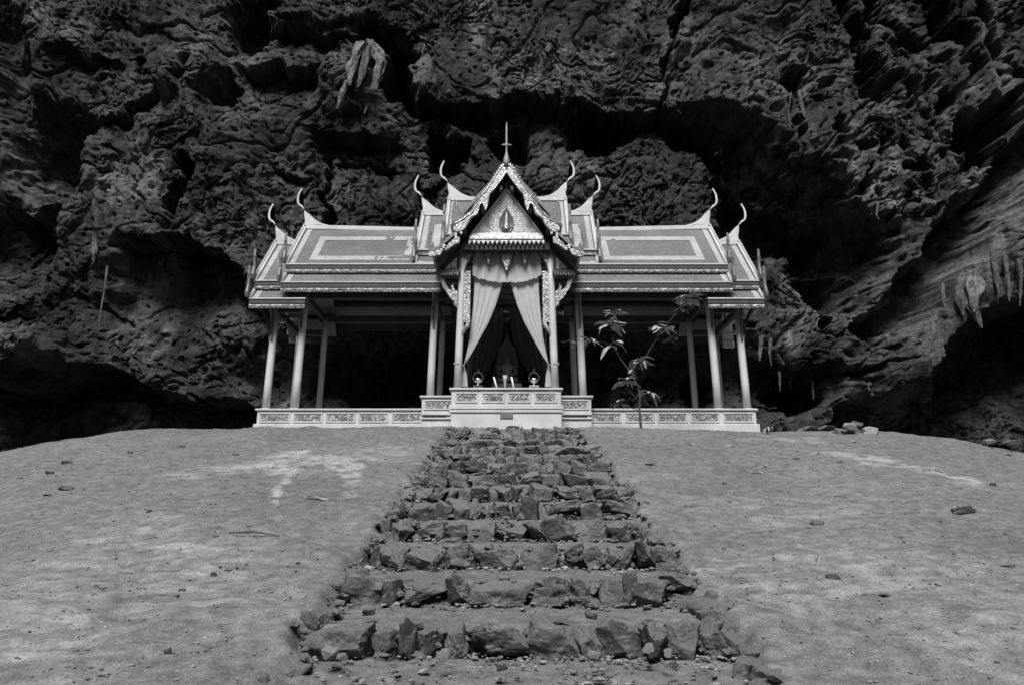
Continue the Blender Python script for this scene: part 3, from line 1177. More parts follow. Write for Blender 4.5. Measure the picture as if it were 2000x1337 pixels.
# gravel: the small crumbs nobody could count
def gravel():
    rs = random.Random(77)
    base = []
    for i in range(6):
        bm = bmesh.new()
        bmesh.ops.create_icosphere(bm, subdivisions=1, radius=1.0)
        vs = [v.co * rs.uniform(0.7, 1.15) for v in bm.verts]
        bm.verts.index_update()
        fs = [tuple(v.index for v in f.verts) for f in bm.faces]
        base.append((vs, fs))
        bm.free()
    b = MB()

    def drop(x, y, z, s):
        vs, fs = base[rs.randint(0, 5)]
        rot = Matrix.Rotation(rs.uniform(0, 6), 3, 'Z') @ Matrix.Rotation(rs.uniform(0, 6), 3, 'X')
        sc = Vector((s * rs.uniform(0.8, 1.4), s, s * rs.uniform(0.45, 0.8)))
        b.add([Vector((x, y, z)) + Vector((q.x * sc.x, q.y * sc.y, q.z * sc.z)) for q in (rot @ v for v in vs)], fs)
    for k in range(-1, NSTEP):
        yk = STEP_Y0 + (k + 1) * RUN
        cnt = 150 if k < 3 else 60
        for i in range(cnt):
            y = yk - abs(rs.gauss(0, 0.16)) - 0.03
            x = rs.uniform(SX0, SX1)
            z = float(tread_z(np.array([x]), np.array([y]))[0]) 
            drop(x, y, z, abs(rs.gauss(0, 0.009)) + 0.006)
    for i in range(260):
        y = rs.uniform(4.2, 5.1)
        x = rs.gauss(0, 1.0)
        if SX0 < x < SX1:
            drop(x, y, float(tread_z(np.array([x]), np.array([y]))[0]), abs(rs.gauss(0, 0.010)) + 0.006)
    for i in range(9000):
        y = 4.3 + 12.5 * rs.random() ** 1.25
        x = rs.uniform(-1, 1) * (y * 0.72)
        if SX0 - 0.1 < x < SX1 + 0.1:
            continue
        drop(x, y, gz(x, y), abs(rs.gauss(0, 0.0045)) + 0.0035 + 0.0005 * y)
    return b.build('gravel', M['pebble'])


tag(gravel(), 'small stone crumbs and grit strewn over the bare earth and the treads', 'gravel', kind='stuff')


# ------------------------------------------------------------------ loose stones and litter on the mound (single things)
def ground_at(px, py):
    """walk along the line of sight to the mound"""
    Y = 3.0
    while Y < 30:
        p = at(px, py, Y)
        if p.z <= gz(p.x, Y):
            return Vector((p.x, Y, gz(p.x, Y)))
        Y += 0.03
    return at(px, py, 17)


def loose(px, py, wpx, hpx, pool, label, group, name='loose_stone', cat='stone', seed=0):
    p = ground_at(px, py)
    s = p.y / FPX / 2
    r_ = random.Random(int(px * 7 + py))
    o = put(pool[r_.randint(0, len(pool) - 1)], name, (p.x, p.y, p.z + hpx * s * 0.35), (wpx * s * 1.05, wpx * s * 0.8, hpx * s * 1.2),
            (r_.uniform(-.2, .2), r_.uniform(-.2, .2), r_.uniform(-.5, .5)))
    return tag(o, label, cat, group)


gl = 'small dark stones scattered over the left slope'
for (x, y, w, h) in ((97, 925, 16, 9), (130, 905, 20, 9), (128, 955, 26, 9), (92, 967, 13, 5), (255, 885, 12, 6), (355, 873, 18, 6), (292, 999, 10, 6), (421, 1051, 12, 8),
                     (417, 1127, 13, 11), (355, 1155, 13, 8), (345, 1165, 9, 5), (327, 1278, 13, 10), (563, 1107, 7, 5), (582, 1101, 7, 5), (40, 935, 12, 5), (578, 1116, 7, 4), (460, 888, 14, 5)):
    loose(x, y, w, h, DARKS, 'small dark stone lying on the bare earth left of the stairway', gl)
gr = 'small dark stones scattered over the right slope'
for (x, y, w, h) in ((1595, 1022, 26, 9), (1940, 947, 12, 7), (1415, 944, 9, 6), (1555, 896, 14, 5), (1640, 902, 12, 5), (1755, 1050, 16, 5), (1967, 889, 14, 4), (1413, 1073, 8, 6),
                     (1858, 930, 10, 4), (1730, 1162, 22, 5), (1565, 1258, 6, 4)):
    loose(x, y, w, h, DARKS, 'small dark stone lying on the bare earth right of the stairway', gr)
loose(1878, 998, 46, 13, DARKS, 'long flat dark stone near the right edge of the slope', None)
loose(1626, 1128, 28, 12, DARKS, 'lumpy dark clod in the middle of the right slope', None)
gp = 'pale stones scattered over the mound'
for (x, y, w, h) in ((1422, 972, 14, 12), (1350, 990, 26, 12), (1836, 921, 18, 8), (1640, 995, 14, 6), (1265, 907, 30, 5), (1240, 941, 26, 6), (1413, 1072, 9, 9), (1968, 1107, 28, 6),
                     (1590, 885, 18, 5), (1497, 909, 12, 5), (1666, 862, 14, 4), (1425, 872, 16, 7), (60, 1095, 22, 6), (450, 1247, 12, 8), (405, 1270, 14, 6), (342, 1284, 10, 7), (617, 1093, 10, 6)):
    loose(x, y, w, h, PALES, 'small pale stone lying on the dusty mound', gp)
for (x, y, w, h, lab) in ((645, 1280, 34, 22, 'largest pale stone, at the left foot of the lowest step'),
                          (668, 1288, 22, 12, 'flat pale stone just right of the largest one at the left foot'),
                          (868, 1282, 26, 16, 'pale stone leaning on the lowest step left of its middle'),
                          (1160, 1282, 24, 16, 'pale stone against the lowest step right of its middle'),
                          (1268, 1268, 22, 16, 'pale stone resting high against the lowest step near its right end'),
                          (1180, 1297, 14, 10, 'small pale stone a little in front of the lowest step, right of middle'),
                          (1010, 1300, 16, 8, 'thin flat pale stone in front of the middle of the lowest step'),
                          (770, 1300, 16, 9, 'low pale stone in the grit left of the middle of the lowest step'),
                          (1305, 1278, 18, 14, 'rightmost pale stone at the foot of the lowest step'),
                          (1050, 1292, 12, 8, 'tiny pale stone beside the dark one in front of the lowest step')):
    loose(x, y, w, h, PALES, lab, 'pale stones at the foot of the stairway')
for (x, y, w, h, lab) in ((980, 1303, 22, 10, 'dark stone in the grit in front of the middle of the lowest step'),
                          (1315, 1301, 16, 8, 'dark stone in front of the right end of the lowest step'),
                          (720, 1197, 24, 12, 'dark stone at the left end of the lowest earth tread'),
                          (1155, 1205, 22, 10, 'lumpy dark stone on the lowest earth tread right of the middle'),
                          (1095, 1210, 30, 6, 'long thin dark stone in the middle of the lowest earth tread'),
                          (1265, 1189, 16, 8, 'small dark stone on the lowest earth tread towards its right end')):
    loose(x, y, w, h, DARKS, lab, 'dark stones on the lowest treads')

# pile of rocks on the crest at the right
gpile = 'rocks heaped on the crest right of the pavilion'
for (x, y, w, h, pool, lab) in ((1666, 842, 44, 16, 0, 'flat grey rock at the left foot of the rock pile on the crest'),
                                (1655, 833, 30, 14, 0, 'pale rock upper left in the rock pile on the crest'),
                                (1676, 828, 24, 12, 1, 'upright rock on top of the rock pile on the crest'),
                                (1699, 842, 38, 20, 0, 'large rounded rock at the right end of the rock pile'),
                                (1681, 839, 20, 13, 1, 'dark rock wedged in the middle of the rock pile'),
                                (1643, 841, 24, 14, 1, 'grey rock at the far left end of the rock pile'),
                                (1925, 862, 26, 9, 1, 'low dark rock on the crest near the right edge'),
                                (1968, 866, 30, 9, 1, 'broad dark rock on the crest at the right edge')):
    p = at(x, y, 16.3)
    g0 = gz(p.x, 16.3)
    s = 16.5 / FPX / 2
    r_ = random.Random(x)
    o = put((PALES, DARKS)[pool][r_.randint(0, 4)] if pool == 0 else STONES[r_.randint(12, 25)], 'rock', (p.x, 16.3 + r_.uniform(-0.15, 0.15), max(p.z, g0 - 0.02)),
            (w * s * 0.95, w * s * 0.7, h * s * 1.1), (r_.uniform(-.3, .3), r_.uniform(-.3, .3), r_.uniform(-.4, .4)))
    tag(o, lab, 'rock', gpile if x < 1800 else None)
for (x, y, w) in ((1580, 831, 40), (1615, 833, 44)):
    p = at(x, y, 17.5)
    s = 17.5 / FPX / 2
    tag(put(DARKS[x % 5], 'rock', (p.x, 17.5, gz(p.x, 17.5) + 0.02), (w * s, 0.35, 0.09), (0, 0.1, 0.2)),
        'long low rock shelf on the crest %s the rock pile' % ('left of' if x < 1600 else 'just beside'), 'rock')


def litter(px, py, L, lab, name, pale=True):
    """dry curled leaf / twig"""
    p = ground_at(px, py)
    s = p.y / FPX
    b = MB()
    n = 8
    vs = []
    for i in range(n + 1):
        t = i / n
        w = 0.09 * math.sin(PI * min(max(t, 0.04), 0.96)) * L * s * 1.6
        vs += [((t - .5) * L * s, -w, 0.02 + 0.10 * L * s * math.sin(t * 5)), ((t - .5) * L * s, w, 0.03 + 0.06 * L * s * math.sin(t * 5))]
    b.add(vs, [(2 * i, 2 * i + 1, 2 * i + 3, 2 * i + 2) for i in range(n)])
    o = b.build(name, M['pale_stone'] if pale else M['leaf'])
    o.location = (p.x, p.y, p.z)
    return tag(o, lab, 'leaf')


litter(617, 976, 46, 'curled pale dry leaf on the slope left of the middle steps', 'dry_leaf')
litter(1478, 924, 26, 'thin pale dry leaf lying flat on the upper right slope', 'dry_leaf')
litter(1345, 868, 24, 'small dry leaf near the foot of the sapling', 'dry_leaf')
# twig
a, b_ = ground_at(446, 1043), ground_at(545, 1049)
tb = MB()
tb.tube([a + Vector((0, 0, .01)), a.lerp(b_, .5) + Vector((0, 0, .03)), b_ + Vector((0, 0, .01))], [0.006, 0.008, 0.004], 6)
tag(tb.build('twig', M['bark']), 'long thin dark twig lying on the left slope', 'twig')


# ------------------------------------------------------------------ PAVILION
XC = -0.13                     # centre line of the pavilion
YC = 20.18                     # line of the side wings' ridges
pav = empty('thai_pavilion', (XC, YC, 2.4))
tag(pav, 'ornate white Thai pavilion with stepped grey roofs and slender finials on the mound', 'pavilion')
PO = Vector((XC, YC, 2.4))


def pbuild(b, name, m, parent=None, **kw):
    """build in world x relative to the pavilion centre; store relative to parent"""
    off = Vector((0, YC, 2.4))
    b.v = [tuple(Vector(v) - off) for v in b.v]
    o = b.build(name, m, parent or pav, **kw)
    return o


WZ, CZ = 3.0, 3.257            # floor heights of wings and centre


def platform(x0, x1, yf, yb, ztop, zbot, n, lip=0.045, plinth=True, phigh=None, xs=None):
    b = MB()
    b.box(x0, x1, yf, yb, zbot, ztop - lip)
    b.box(x0 - 0.045, x1 + 0.045, yf - 0.045, yb + 0.045, ztop - lip, ztop)
    b.box(x0 - 0.015, x1 + 0.015, yf - 0.015, yb + 0.015, ztop - lip - 0.03, ztop - lip - 0.002)
    pl = pbuild(b, 'platform', M['white'], bevel=0.006)
    # panels
    ph = phigh or 0.235
    zt = ztop - lip - 0.055
    edges = xs or [x0 + 0.05 + (x1 - x0 - 0.1) * i / n for i in range(n + 1)]
    for i in range(n):
        a, c = edges[i] + 0.035, edges[i + 1] - 0.035
        f = MB()
        w = 0.028
        f.box(a, c, yf - 0.022, yf + 0.002, zt - w, zt)
        f.box(a, c, yf - 0.022, yf + 0.002, zt - ph, zt - ph + w)
        f.box(a, a + w, yf - 0.022, yf + 0.002, zt - ph + w, zt - w)
        f.box(c - w, c, yf - 0.022, yf + 0.002, zt - ph + w, zt - w)
        fo = pbuild(f, 'panel_frame', M['white'], pl, bevel=0.004)
        # carved relief: scrolling leaf work as real geometry
        g = MB()
        g.box(a + w + 0.018, c - w - 0.018, yf - 0.006, yf + 0.003, zt - ph + w + 0.016, zt - w - 0.016)
        rs_ = random.Random(int((x0 + 30) * 77) + i)
        cx0, cx1 = a + w + 0.03, c - w - 0.03
        zc = zt - ph / 2
        hh = ph / 2 - w - 0.03
        nn = 16
        for q in range(34):
            x = rs_.uniform(cx0, cx1)
            z = zc + rs_.uniform(-hh, hh)
            r0 = rs_.uniform(0.010, 0.02)
            ang = rs_.uniform(0, 6)
            pts = [(x + math.cos(ang + t * 4.4) * r0 * (1.3 - t) * 1.6, yf - 0.010 - 0.006 * t, z + math.sin(ang + t * 4.4) * r0 * (1.3 - t) * 1.6) for t in (0, .25, .5, .75, 1)]
            if all(cx0 < p[0] < cx1 and abs(p[2] - zc) < hh + 0.01 for p in pts):
                g.tube(pts, [0.003, 0.006, 0.007, 0.005, 0.003], 4)
        pbuild(g, 'carving', M['carving'], pl)
    return pl


for s in (-1, 1):
    e = [1.6 + (5.10 - 1.6) * i / 4 for i in range(5)]
    e = [1.85, 2.68, 3.50, 4.32, 5.14]
    xe = [s * v for v in e]
    xs_ = sorted(xe)
    # wing platform with four bays and the outer bay
    if s > 0:
        full = [1.98, 2.77, 3.55, 4.33, 5.10, 5.91]
    else:
        full = [-5.91, -5.10, -4.33, -3.55, -2.77, -1.98]
    platform(min(s * 1.93, s * 5.93), max(s * 1.93, s * 5.93), 18.80, 21.56, WZ, 2.1, 5, xs=full)
    b = MB()
    b.box(min(s * 1.93, s * 5.99), max(s * 1.93, s * 5.99), 18.74, 21.62, 2.05, 2.63)
    pbuild(b, 'plinth', M['white'], bevel=0.01)
    # intermediate platform
    pl = platform(min(s * 1.22, s * 1.99), max(s * 1.22, s * 1.99), 18.50, 21.86, CZ, 2.1, 1, xs=sorted([s * 1.18, s * 1.97]))
    b = MB()
    a, c = sorted((s * 1.30, s * 1.99))
    b.box(a, c, 18.46, 18.50, 2.80, 2.86)
    b.box(a, c, 18.46, 18.50, 2.70, 2.735)
    pbuild(b, 'moulding', M['white'], bevel=0.004)
    b = MB()
    b.box(a + 0.05, c - 0.1, 18.488, 18.498, 2.745, 2.785)
    pbuild(b, 'groove_shade', M['wood'])  # flat dark strip standing in for the shade of a groove
platform(-1.22, 1.22, 17.50, 22.8, CZ, 2.1, 4)
b = MB()
b.box(-1.265, 1.265, 17.44, 17.498, 2.78, 2.87)
b.box(-1.245, 1.245, 17.45, 17.498, 2.735, 2.765)
b.box(-1.28, 1.28, 17.43, 17.498, 2.70, 2.728)
pbuild(b, 'moulding', M['white'], bevel=0.004)
b = MB()
b.box(-1.22, 1.22, 17.46, 17.4985, 2.1, 2.698)
pbuild(b, 'plinth', M['white'], bevel=0.004)
b = MB()
b.box(-0.13, 0.15, 17.435, 17.458, 2.57, 2.693)
pbuild(b, 'plaque', M['plaque'], bevel=0.004, label='dark rectangular plaque set into the white plinth')

BAT = 0.026


def column(x, y, z0, z1, r=0.092, lean_y=0.0):
    b = MB()
    s = -1 if x > 0 else 1
    h = z1 - z0
    pts = []
    for t in (0, .25, .5, .75, 1):
        pts.append((x + s * BAT * h * t, y + lean_y * h * t, z0 + h * t))
    b.tube(pts, [r, r, r * .98, r * .95, r * .92], 20)
    b.box(x - r * 1.05, x + r * 1.05, y - r * 1.05, y + r * 1.05, z0 - 0.001, z0 + 0.03)
    return pbuild(b, 'column', M['column'], smooth=True)


for s in (-1, 1):
    for (x, z0, z1) in ((5.80, WZ, 5.55), (5.10, WZ, 5.95), (1.85, CZ, 5.95)):
        column(s * x, 19.0, z0, z1, lean_y=0.02)
        column(s * x, 21.35, z0, z1, r=0.085, lean_y=-0.02)
    column(s * 1.114, 17.85, CZ, 6.62, r=0.088)
    column(s * 1.114, 22.4, CZ, 6.4, r=0.085)


def roof_slope(x0, x1, ya, za, yb, zb, m='tile', name='roof', t=0.06, rear=True):
    """front slope from the upper line (ya,za) to the lower line (yb,zb), and its mirror behind the ridge"""
    b = MB()
    b.slab((x0, yb, zb), (x1, yb, zb), (x1, ya, za), (x0, ya, za), t)
    o = pbuild(b, name, M[m])
    if rear:
        b = MB()
        ya2, yb2 = 2 * YC - ya, 2 * YC - yb
        b.slab((x1, yb2, zb), (x0, yb2, zb), (x0, ya2, za), (x1, ya2, za), t)
        pbuild(b, name, M[m])
    # courses of tiles: thin raised laps across the slope
    L = math.hypot(yb - ya, zb - za)
    nr = int(L / 0.11)
    g = MB()
    ny, nz_ = (za - zb) / L, (yb - ya) / L      # outward normal (towards viewer, up): (-?)
    N = Vector((0, -(za - zb), (ya - yb))).normalized()
    if N.z < 0:
        N = -N
    for i in range(1, nr):
        f = i / nr
        y, z = ya + (yb - ya) * f, za + (zb - za) * f
        p = Vector((0, y, z)) + N * 0.0015
        dn = Vector((0, yb - ya, zb - za)).normalized() * 0.012
        g.add([(x0, p.y, p.z), (x1, p.y, p.z), (x1, p.y + dn.y, p.z + dn.z), (x0, p.y + dn.y, p.z + dn.z),
               (x0, p.y - N.y * .006 + dn.y, p.z - N.z * .006 + dn.z), (x1, p.y - N.y * .006 + dn.y, p.z - N.z * .006 + dn.z)],
              [(0, 1, 2, 3), (3, 2, 5, 4)])
    if nr > 2:
        go = pbuild(g, 'tile_course', M[m], o)
        go.location = (0, 0, 0)
        # child of the roof part whose origin equals the pavilion's
        go['kind'] = 'stuff'
    return o


def strip(x0, x1, f0, f1, ya, za, yb, zb, lift=0.012, th=0.02, skew0=0.0):
    """raised pale band on a front slope between the fractions f0..f1 down the slope"""
    N = Vector((0, -(za - zb), (ya - yb))).normalized()
    if N.z < 0:
        N = -N
    P = lambda x, f: Vector((x, ya + (yb - ya) * f, za + (zb - za) * f)) + N * lift
    b = MB()
    b.slab(P(x0, f1), P(x1, f1), P(x1, f0), P(x0, f0), th)
    return b


def fascia(x0, x1, y, ztop, h, name='eave_fascia', rear=True):
    """timber edge board with a white lip above and two glittering mosaic bands"""
    b = MB()
    b.box(x0, x1, y, y + 0.05, ztop - h, ztop)
    o = pbuild(b, name, M['gold_dark'])
    b = MB()
    b.box(x0 - .01, x1 + .01, y - 0.035, y + 0.03, ztop, ztop + 0.03)
    q = pbuild(b, 'drip_edge', M['white'], o)
    q.location = (0, 0, 0)
    b = MB()
    b.box(x0 + .002, x1 - .002, y - 0.015, y - 0.001, ztop - h * 0.50, ztop - h * 0.04)
    pbuild(b, 'dark_board', M['wood'], o)
    # a row of small gilt beads = mosaic band
    g = MB()
    n = max(2, int((x1 - x0) / 0.055))
    for i in range(n):
        xa = x0 + (x1 - x0) * (i + 0.08) / n
        xb = x0 + (x1 - x0) * (i + 0.92) / n
        dz = random.uniform(-.003, .003)
        zc = ztop - h * 0.72 + dz
        tilt = random.uniform(-0.008, 0.008)
        g.add([(xa, y - 0.004, zc - 0.026), (xb, y - 0.004, zc - 0.026), (xb, y - 0.004, zc + 0.026), (xa, y - 0.004, zc + 0.026),
               ((xa + xb) / 2, y - 0.026 + tilt, zc + random.uniform(-.004, .012))],
              [(0, 1, 4), (1, 2, 4), (2, 3, 4), (3, 0, 4)])
    pbuild(g, 'mosaic_band', M['bead'], o)
    if rear:
        b = MB()
        y2 = 2 * YC - y
        b.box(x0, x1, y2 - 0.05, y2, ztop - h, ztop)
        pbuild(b, name, M['wood'])
    return o


def chofa_poly(s):
    up = [(-0.62, 0.0), (-0.45, 0.045), (-0.32, 0.11), (-0.20, 0.205), (-0.11, 0.31), (-0.02, 0.40), (0.06, 0.46), (0.13, 0.525), (0.22, 0.59), (0.262, 0.65), (0.275, 0.74),
          (0.27, 0.84), (0.245, 0.93), (0.205, 1.01), (0.175, 1.07)]
    dn = [(0.165, 1.05), (0.195, 0.97), (0.222, 0.90), (0.236, 0.82), (0.236, 0.73), (0.225, 0.665), (0.205, 0.61), (0.15, 0.585), (0.12, 0.555), (0.085, 0.50), (0.06, 0.44), (0.06, 0.36), (0.05, 0.25), (0.02, 0.12), (0.0, -0.02), (-0.6, -0.03)]
    return [(s * p[0], p[1]) for p in up + dn]


def tri_prism(b, pts, plane, a, c):
    """prism whose concave caps are triangulated later (ngon) – slightly bevelled toward the edge"""
    b.prism(pts, plane, a, c)


def horn_poly(h=0.78):
    """hang hong seen from the side: an upright curling horn in local (u outwards along the slope, z)"""
    return [(0.0, -0.02), (0.10, 0.0), (0.13, 0.10), (0.10, 0.22), (0.06, 0.32), (0.055, 0.45), (0.075, 0.58), (0.06, h), (0.015, 0.62), (-0.005, 0.46), (0.0, 0.34), (-0.04, 0.27), (-0.03, 0.20), (-0.075, 0.16), (-0.06, 0.08)]


def wing_roof(s, xi, xo, ridge, zr, ey, ez, sky_, skz, sy2, sz2, fh, fh2, chofa=True, tiers=2, xi_low=None, rear_low=True, dip=0.07, white_side=True, ends=True):
    """one tier of the side wings; s=-1 left, +1 right. ridge along x at YC.
       xi/xo inner and outer |x|; upper slope to (ey,ez); skirt (sky_,skz)->(sy2,sz2)"""
    x0, x1 = sorted((s * xi, s * xo))
    rise = 0.0
    roof_slope(x0, x1, YC, zr, ey, ez)
    # ridge roll
    b = MB()
    zi = zr - dip
    xin, xout = s * xi, s * (xo - 0.02)
    b.add([(xin, YC - 0.055, zi - 0.02), (xout, YC - 0.055, zr - 0.02), (xout, YC + 0.055, zr - 0.02), (xin, YC + 0.055, zi - 0.02),
           (xin, YC - 0.055, zi + 0.10), (xout, YC - 0.055, zr + 0.10), (xout, YC + 0.055, zr + 0.10), (xin, YC + 0.055, zi + 0.10)],
          [(0, 3, 2, 1), (4, 5, 6, 7), (0, 1, 5, 4), (1, 2, 6, 5), (2, 3, 7, 6), (3, 0, 4, 7)])
    pbuild(b, 'ridge', M['white'], bevel=0.008)
    # white raking border at the gable end and thin eave border
    xa, xb = sorted((s * (xo - 0.20), s * (xo - 0.07)))
    b = strip(xa, xb, 0.03, 0.995, YC, zr, ey, ez)
    pbuild(b, 'roof_border', M['tile_pale'])
    # bargeboard along the gable end (front and rear rakes), with small teeth
    g = MB()
    for sg in (1, -1):
        f = lambda y: YC + sg * (y - YC)
        g.slab((s * xo - 0.035, f(ey), ez + 0.05), (s * xo + 0.035, f(ey), ez + 0.05), (s * xo + 0.035, YC, zr + 0.09), (s * xo - 0.035, YC, zr + 0.09), 0.16 * sg)
    pbuild(g, 'bargeboard', M['white'])
    g = MB()
    n = 22
    for i in range(1, n):
        t = i / n
        y, z = YC + (ey - YC) * t, zr + 0.09 + (ez + 0.05 - zr - 0.09) * t
        g.prism([(y - 0.028, z - 0.01), (y + 0.028, z + 0.035), (y - 0.025, z + 0.085)], 'yz', s * xo - 0.014 + s * 0.03, s * xo + 0.014 + s * 0.03)
    pbuild(g, 'bargeboard_teeth', M['white'])
    # gable infill
    b = MB()
    b.prism([(ey + 0.3, ez + 0.16), (2 * YC - ey - 0.3, ez + 0.16), (YC, zr - 0.16)], 'yz', s * (xo - 0.42), s * (xo - 0.38))
    pbuild(b, 'gable', M['gold_dark'])
    fascia(x0, x1, ey - 0.01, ez - 0.015, fh)
    if tiers == 2:
        x0b, x1b = sorted((s * (xi_low or xi), s * xo))
        roof_slope(x0b, x1b, sky_, skz, sy2, sz2)
        b = strip(xa, xb, 0.02, 0.98, sky_, skz, sy2, sz2)
        pbuild(b, 'roof_border', M['tile_pale'])
        b = strip(x0b, x1b, 0.0, 0.15, sky_, skz, sy2, sz2, lift=0.010)
        pbuild(b, 'roof_border', M['tile_pale'])
        fascia(x0b, x1b, sy2 - 0.01, sz2 - 0.015, fh2)
        g = MB()
        g.slab((s * xo - 0.035, sy2, sz2 + 0.05), (s * xo + 0.035, sy2, sz2 + 0.05), (s * xo + 0.035, sky_, skz + 0.07), (s * xo - 0.035, sky_, skz + 0.07), 0.12)
        pbuild(g, 'bargeboard', M['white'])
    # chofa
    if chofa:
        b = MB()
        base = zr + 0.10
        pts = [(s * xo + p[0], base + p[1]) for p in chofa_poly(s)]
        b.prism(pts, 'xz', YC - 0.03, YC + 0.03)
        # fuller wedge where it meets the ridge
        b.prism([(s * (xo - 0.45), base), (s * (xo - 0.12), base + 0.20), (s * (xo - 0.0), base + 0.30), (s * (xo + 0.03), base - 0.02)], 'xz', YC - 0.055, YC + 0.055)
        pbuild(b, 'chofa', M['white'], bevel=0.008, label='tall curving white horn finial at the ridge end')
    # horns at the eave corners
    if ends:
        lev = [(ey, ez)] + ([(sy2, sz2)] if tiers == 2 else [])
        for (y, z) in lev:
            for sg in (1, -1):
                yy = YC + sg * (y - YC)
                b = MB()
                pts = [(yy - sg * (p[0] + 0.02), z + 0.03 + p[1]) for p in horn_poly()]
                b.prism(pts, 'yz', s * xo - 0.028 + s * .03, s * xo + 0.028 + s * .03)
                pts = [(s * xo + s * .03 + s * p[0] * .55, z + 0.03 + p[1] * .93) for p in horn_poly()]
                b.prism(pts, 'xz', yy - sg * 0.08, yy - sg * 0.04)
                pbuild(b, 'eave_horn', M['horn'], bevel=0.006)


for s in (-1, 1):
    # outer low tier
    wing_roof(s, 4.85, 6.20, None, 7.66, 18.70, 6.15, 18.82, 5.98, 18.40, 5.60, 0.20, 0.22, dip=0.02)
    # main wing
    wing_roof(s, 1.6, 5.45, None, 8.11, 18.65, 6.56, 18.76, 6.375, 18.35, 6.00, 0.20, 0.23, dip=0.09)
    # tier next to the crossing
    wing_roof(s, 1.0, 2.27, None, 8.50, 18.95, 7.05, 19.02, 6.90, 18.72, 6.62, 0.13, 0.05, dip=0.0)
    # highest tier at the crossing
    wing_roof(s, 0.0, 1.575, None, 8.93, 19.10, 7.52, 19.15, 7.36, 18.95, 7.18, 0.13, 0.05, dip=0.0)


# pale rectangle laid in the tiles of each wing, worn away in places
def tile_frame(s, xa, xb, f0, f1, ya, za, yb, zb, wx_, wf, worn):
    N = Vector((0, -(za - zb), (ya - yb))).normalized()
    if N.z < 0:
        N = -N
    cell = 0.035
    L = math.hypot(yb - ya, zb - za)
    nx_ = int((xb - xa) / cell)
    nf = int((f1 - f0) * L / cell)
    P = lambda x, f: Vector((x, ya + (yb - ya) * f, za + (zb - za) * f)) + N * 0.011
    vs, fs, idx = [], [], {}

    def vid(i, j):
        if (i, j) not in idx:
            idx[(i, j)] = len(vs)
            vs.append(P(xa + (xb - xa) * i / nx_, f0 + (f1 - f0) * j / nf))
        return idx[(i, j)]
    wxn = max(1, round(wx_ / cell))
    wfn = max(1, round(wf * L / cell))
    for i in range(nx_):
        for j in range(nf):
            border = i < wxn or i >= nx_ - wxn or j < wfn or j >= nf - wfn
            if not border:
                continue
            x = xa + (xb - xa) * (i + .5) / nx_
            f = (j + .5) / nf
            if worn(x, f, i, j):
                continue
            fs.append((vid(i, j), vid(i + 1, j), vid(i + 1, j + 1), vid(i, j + 1)))
    b = MB()
    b.add(vs, fs)
    pbuild(b, 'tile_inlay', M['tile_pale'])


def worn_left(x, f, i, j):
    n_ = mnoise.noise(Vector((x * 3.1, f * 5, 2.0))) + 0.5 * mnoise.noise(Vector((x * 11, f * 14, 5.0)))
    if x > -2.62:
        return n_ > 0.12 and f < 0.95
    if -3.3 < x < -2.55 and f > 0.85:
        return n_ > 0.15
    if -3.2 < x < -2.95 and f < 0.2:
        return n_ > -0.2
    return n_ > 0.75


def worn_right(x, f, i, j):
    n_ = mnoise.noise(Vector((x * 4.1, f * 5, 7.0)))
    return (x < 2.85 and f < 0.2 and n_ > 0.0)


tile_frame(-1, -4.93, -2.42, 0.24, 0.90, YC, 8.11, 18.65, 6.56, 0.16, 0.115, worn_left)
tile_frame(1, 2.42, 4.95, 0.24, 0.90, YC, 8.11, 18.65, 6.56, 0.17, 0.115, worn_right)
for s in (-1, 1):
    rs_ = random.Random(5 + s)
    wn = lambda x, f, i, j: mnoise.noise(Vector((x * 5, f * 4, 3.0 + s))) > 0.42
    tile_frame(s, min(s * 1.72, s * 1.92), max(s * 1.72, s * 1.92), 0.28, 1.0, YC, 8.50, 18.95, 7.05, 0.2, 0.5, wn)
    tile_frame(s, min(s * 0.7, s * 1.12), max(s * 0.7, s * 1.12), 0.28, 1.0, YC, 8.93, 19.10, 7.52, 0.22, 0.12, wn)

# beams and purlins under the wing roofs
for s in (-1, 1):
    for sg in (1, -1):
        for (t, zz) in ((0.03, 0), (0.35, 0), (0.68, 0), (0.97, 0)):
            y = YC + (18.72 - YC) * t * sg
            z = 8.0 + (6.42 - 8.0) * t
            b = MB()
            a, c = sorted((s * 1.7, s * 5.35))
            b.box(a, c, y - 0.035, y + 0.035, z - 0.14, z - 0.05)
            pbuild(b, 'purlin', M['soffit'])
        b = MB()
        a, c = sorted((s * 1.7, s * 5.9))
        y = YC - sg * 1.12
        b.box(*sorted((s * 1.2, s * 5.2)), y - 0.06, y + 0.06, 5.80, 5.98)
        pbuild(b, 'architrave', M['wood'])
        b = MB()
        a, c = sorted((s * 5.0, s * 5.85))
        b.box(a, c, y - 0.05, y + 0.05, 5.44, 5.58)
        pbuild(b, 'architrave', M['wood'])
    for (x, z) in ((5.72, 5.47), (5.04, 5.88), (1.82, 5.88)):
        b = MB()
        b.box(s * x - 0.05, s * x + 0.05, 19.06, 21.3, z - 0.08, z + 0.08)
        pbuild(b, 'tie_beam', M['wood'])


# slender eave brackets: curved blades reaching out from the columns
def bracket_pts():
    return [(0.0, 0.0), (0.03, 0.02), (0.05, 0.16), (0.09, 0.34), (0.16, 0.52), (0.26, 0.68), (0.40, 0.82), (0.46, 0.86), (0.46, 0.93), (0.36, 0.90), (0.23, 0.80), (0.13, 0.66), (0.06, 0.48), (0.05, 0.60), (0.01, 0.50), (0.0, 0.3)]


